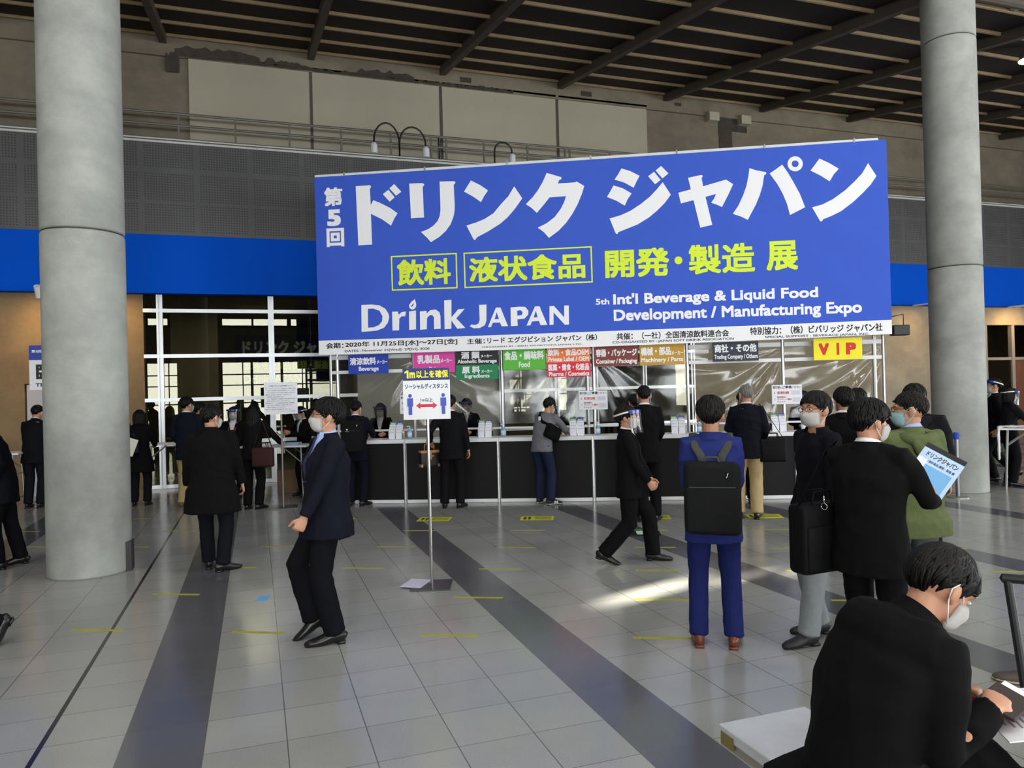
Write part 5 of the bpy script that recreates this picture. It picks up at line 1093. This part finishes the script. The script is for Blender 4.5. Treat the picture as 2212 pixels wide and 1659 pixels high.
brn = Person('long haired woman in black with a brown shoulder bag, leaning over the standing table', -.068, 12.313, 16, H=1.665, female=True, lean=6, bend=8, hpitch=14, tc=(26, 24, 28), trc=(20, 20, 22), style='long', handR=(.36, .34, 1.0), handL=(-.16, .30, 1.0), hair=(22, 16, 16), top='blouse', collar=None, vneck=None, footL=(-.09, 0, 2, 0), footR=(.09, 0, -30, 0))
shoulderbag(brn, 'dark brown shoulder bag on the long haired woman', (66, 42, 42), Vector((.21, -.17, .82)), W=.34, Hh=.30, D=.11, rot=-12, strap_from=tuple(brn.SR+Vector((-.02, -.02, .06))), side=1)
p21 = Person('man in a dark navy suit with a backpack at the beverage counter', 1.469, 11.842, 20, H=1.665, tc=(28, 32, 52), trc=(28, 32, 50), hyaw=10, hpitch=12, bend=5, handL=(-.14, .36, 1.06), handR=(.20, .36, 1.07), locks=70, vneck=.3, footL=(-.1, 0, 4, 0), footR=(.1, 0, -30, 0))
backpack(p21, 'black rounded backpack with a small white V mark at the beverage counter', (34, 36, 35), W=.33, Hh=.50, D=.17, drop=.06, vlogo=True, strap=(30, 31, 31))
p23 = Person('man in a black suit at the counter, his head behind the distancing sign', 2.775, 10.936, 22, H=1.72, tc=(27, 28, 33), trc=(27, 28, 33), handL=(-.32, .06, 1.0), handR=(.27, .02, .80), vneck=.3, footL=(-.12, 0, 8, 0), footR=(.12, 0, -22, 0), locks=50)
b = carried('handbag', 'black and tan leather bag in the hand of the man behind the distancing sign', 'bag', p23); bm = rbox(-.15, .15, -.05, .05, -.13, .11, .02, 3); T_ = Matrix.Translation((-.34, .02, .76)) @ Matrix.Rotation(radians(30), 4, 'Z'); bm.transform(T_); obj('bag_body', bm, mat('bag_black', (30, 26, 25), .5), b, True)
TAN = mat('tan_leather', (176, 124, 70), .5); bm = box(B(), -.153, .153, -.053, .053, .08, .113); box(bm, -.153, -.12, -.054, .054, -.133, -.09); box(bm, .12, .153, -.054, .054, -.133, -.09); box(bm, -.02, .02, -.056, -.05, -.02, .08); box(bm, -.05, .05, -.056, -.05, .02, .04); bm.transform(T_); obj('leather_trim', bm, TAN, b)
obj('handle', tube(B(), [T_ @ Vector(q) for q in ((-.08, 0, .1), (-.07, 0, .2), (0, 0, .235), (.07, 0, .2), (.08, 0, .1))], .008, 8), TAN, b, True)
SNK = mat('sneaker_black', (34, 32, 32), .6)
swt = Person('man in a grey sweatshirt with a black sling bag leaning on the counter', 4.15, 10.62, 58, H=1.67, lean=12, bend=14, hpitch=14, hyaw=6, top='sweater', tc=(112, 114, 120), trc=(34, 40, 66), vneck=None, collar=None, handR=(.12, .46, 1.07), handL=(-.12, .44, 1.07), poleR=(.9, -.3, -.6), poleL=(-.9, -.3, -.6), locks=80, fat=1.12, shoe=SNK, sole=mat('sole_pale', (190, 188, 182), .7), footL=(-.12, .03, 6, 0), footR=(.13, -.02, -26, 0), py=-.05)
for ch, (x, y) in zip([c for c in swt.root.children if c.name.startswith('shoe')], ((-.12, .03), (.13, -.02))):
    sg = 1; bm = text_into(B(), 'N', (.0, .06, .02, .055), 0, .002, .05); a = radians(6 if x < 0 else -26)
    bm.transform(Matrix.Translation((x, y, 0)) @ Matrix.Rotation(a, 4, 'Z') @ Matrix.Translation((.0445, .03, .005)) @ Matrix.Rotation(radians(90), 4, 'Z') @ Matrix.Rotation(radians(0), 4, 'X')); obj('side_mark', bm, WHITE, ch)
sb = carried('sling_bag', 'black sling bag across the grey sweatshirt', 'bag', swt); k = swt.k
C_ = swt.C+swt.X*.17+swt.F*.03-swt.U*.06; bm = rbox(-.06, .06, -.15, .15, -.11, .11, .035, 4); bm.transform(Matrix.Translation(C_) @ Matrix.Rotation(radians(-24), 4, 'X') @ Matrix.Rotation(radians(8), 4, 'Y')); obj('bag_body', bm, cloth((24, 24, 26)), sb, True)
pts = [C_+Vector((.03, -.06, .1)), swt.N+swt.X*.06-swt.F*.145-swt.U*.18, swt.N-swt.X*.05-swt.F*.12-swt.U*.07, swt.N-swt.X*.10-swt.F*.02+swt.U*.012, swt.N-swt.X*.09+swt.F*.10-swt.U*.07, swt.N+swt.X*.05+swt.F*.14-swt.U*.2, C_+Vector((.02, .1, .08))]
obj('strap', tube(B(), pts, [(.025, .005)]*7, 8, ref=swt.X), cloth((24, 24, 26)), sb, True); q = swt.N+swt.X*.0-swt.F*.148-swt.U*.13; obj('white_tab', box(B(), q.x-.02, q.x+.02, q.y-.006, q.y+.004, q.z-.03, q.z+.03), WHITE, sb)
Person('tall man in a black suit standing behind the face shield walker, seen from behind', 4.79, 8.62, 24, H=1.79, tc=(20, 20, 23), trc=(19, 19, 22), style='crop', locks=120, handL=(-.16, .28, 1.02), handR=(.18, .28, 1.02), vneck=.3, footL=(-.1, 0, 6, 0), footR=(.12, .02, -20, 0), hair=(18, 15, 14))
Person('person in black bending at the counter, mostly hidden behind the face shield walker', 5.36, 9.93, 24, H=1.66, tc=BLK, handL=(-.14, .34, 1.07), handR=(.14, .34, 1.07), locks=60, style='full')
p30 = Person('grey haired man in a navy blazer and khaki trousers at the counter', 6.05, 8.19, 32, H=1.765, tc=(28, 31, 46), trc=(184, 162, 120), hair=(122, 120, 116), style='crop', locks=140, collar=mat('shirt_pink', (232, 206, 214), .8), glasses=FR_BLACK, hyaw=-16, handL=(-.15, .3, 1.04), handR=(.2, .2, 1.0), vneck=.3, footL=(-.12, .06, 6, 0), footR=(.1, 0, -12, 0), hem=.16, tw=1.16)
shoulderbag(p30, 'black soft shoulder bag on the grey haired man', (28, 28, 30), Vector((.31, .0, .89)), W=.34, Hh=.30, D=.12, rot=8, strap_from=tuple(p30.SR+Vector((-.01, 0, .065))), side=1)
x_, y_, _ = bt(7.62, -.36); Person('person in navy at the counter, mostly hidden behind the grey haired man', x_, y_, 20, H=1.66, tc=(32, 38, 60), trc=(26, 28, 36), handL=(-.14, .34, 1.07), handR=(.14, .34, 1.07), locks=50)
# staff
def staff(label, t, off, az, **kw):
    x, y, _ = bt(t, off); kw.setdefault('tc', (22, 22, 26)); kw.setdefault('handL', (-.13, .36, 1.07)); kw.setdefault('handR', (.13, .36, 1.07)); kw.setdefault('poleL', (-.8, -.5, -.6)); kw.setdefault('poleR', (.8, -.5, -.6)); kw.setdefault('locks', 60)
    return Person(label, x, y, az, **kw)
staff('clerk with a face shield behind the beverage counter, right of the backpack man', 1.80, .95, 200, H=1.60, shield=True, female=True, style='bob', hpitch=12, eyes=True)
staff('clerk with a face shield and silver tie behind the counter, right of the distancing sign', 3.30, .95, 208, H=1.645, shield=True, tie=TIE_S, hyaw=10, eyes=True, hpitch=6)
staff('clerk with a blue visor band bent behind the grey sweatshirt man', 4.74, .98, 190, H=1.53, shield=True, female=True, style='bob', hpitch=14)
staff('long haired clerk with a white mask and no shield behind the counter', 5.10, 1.0, 225, H=1.62, female=True, style='long', hpitch=10, eyes=True, hair=(30, 22, 22))
staff('clerk with a face shield handing out paper behind the right end of the counter', 8.86, .95, 208, H=1.63, shield=True, eyes=True, hpitch=8)
staff('staff member with a blue visor and red lanyard behind the coat wearing person', -.84, .95, 196, H=1.60, shield=True, lanyard=LAN_R, female=True, style='bob', eyes=True)
staff('staff member with a blue visor looking down behind the standing table', .40, 1.02, 244, H=1.58, shield=True, hpitch=16, bend=6, handR=(.1, .3, 1.12), handL=(-.1, .32, 1.12), eyes=True)
Person('staff man with a face shield turned left beside the right column', 11.80, 9.25, -52, H=1.79, shield=True, hpitch=-4, footL=(-.1, .05, 0, 0), footR=(.1, -.38, 0, 35), dz=-.03, locks=60, tc=(22, 23, 34), eyes=True, tie=TIE_D)
Person('staff woman with a face shield behind the table at the right edge', 11.50, 8.76, 122, H=1.60, shield=True, female=True, style='bob', handR=(.12, .36, 1.14), handL=(-.08, .38, 1.14), hpitch=8, eyes=True, collar=SHIRTW, vneck=.3, curl=35)
# things in hands
k = blk.k
T_ = Matrix.Translation(Vector((.17, .45, 1.215))) @ Matrix.Rotation(radians(24), 4, 'Z') @ Matrix.Rotation(radians(-25), 4, 'X') @ Matrix.Rotation(radians(33), 4, 'Y')
br = carried('brochure', 'light blue brochure with a black top band held by the black suited man', 'brochure', blk)
def part_t(name, bm, m, par): bm.transform(T_); return obj(name, bm, m, par)
part_t('cover', box(B(), -.115, .115, -.004, .004, -.155, .155), mat('brochure_blue', (186, 214, 244), .5), br); part_t('top_band', box(B(), -.115, .115, -.005, -.004, .125, .155), INK, br); part_t('blue_block', box(B(), -.075, .095, -.005, -.004, -.10, .03), mat('brochure_mid', (112, 176, 226), .5), br)
part_t('title_lettering', text_into(B(), 'ドリンクジャパン', (-.085, .095, .075, .11), -.004, .001, .03), INK, br); part_t('subtitle_lettering', text_into(B(), '飲料 液状食品 開発・製造 展', (-.085, .095, .045, .062), -.004, .001, .02), NAVY2, br)
part_t('white_patch', box(B(), .06, .11, -.0052, -.004, -.15, -.11), PAPER, br); part_t('white_patch', box(B(), -.112, -.06, -.0052, -.004, .0, .06), PAPER, br)
T_ = Matrix.Translation(sea.WR+Vector((-.06, .17, -.055))) @ Matrix.Rotation(radians(-20), 4, 'Z') @ Matrix.Rotation(radians(10), 4, 'X')
lf = carried('leaflet', 'white printed form on the lap of the seated man', 'leaflet', sea); part_t('sheet', box(B(), -.17, .17, -.12, .17, -.002, .002), PAPER, lf)
bm = B(); rr = random.Random(5)
for i in range(12): box(bm, -.15, -.15+rr.uniform(.12, .28), -.09+.018*i, -.084+.018*i, .002, .003)
part_t('print_lines', bm, mat('print_grey', (150, 154, 166), .7), lf); part_t('dark_band', box(B(), -.15, .15, .125, .14, .002, .0035), mat('band_slate', (70, 78, 104), .7), lf); part_t('red_block', box(B(), -.15, -.06, -.115, -.095, .002, .0035), RED, lf)
T_ = Matrix.Translation(sea.WR+Vector((-.045, .085, -.005))) @ Matrix.Rotation(radians(30), 4, 'Z') @ Matrix.Rotation(radians(20), 4, 'Y')
wl = carried('card_wallet', 'dark brown card wallet in the hands of the seated man', 'wallet', sea); part_t('cover', rbox(-.055, .055, -.09, .09, -.006, .006, .004, 2), mat('wallet_brown', (40, 26, 24), .5), wl); part_t('card', box(B(), -.045, .045, .05, .13, -.002, .002), PAPER, wl)
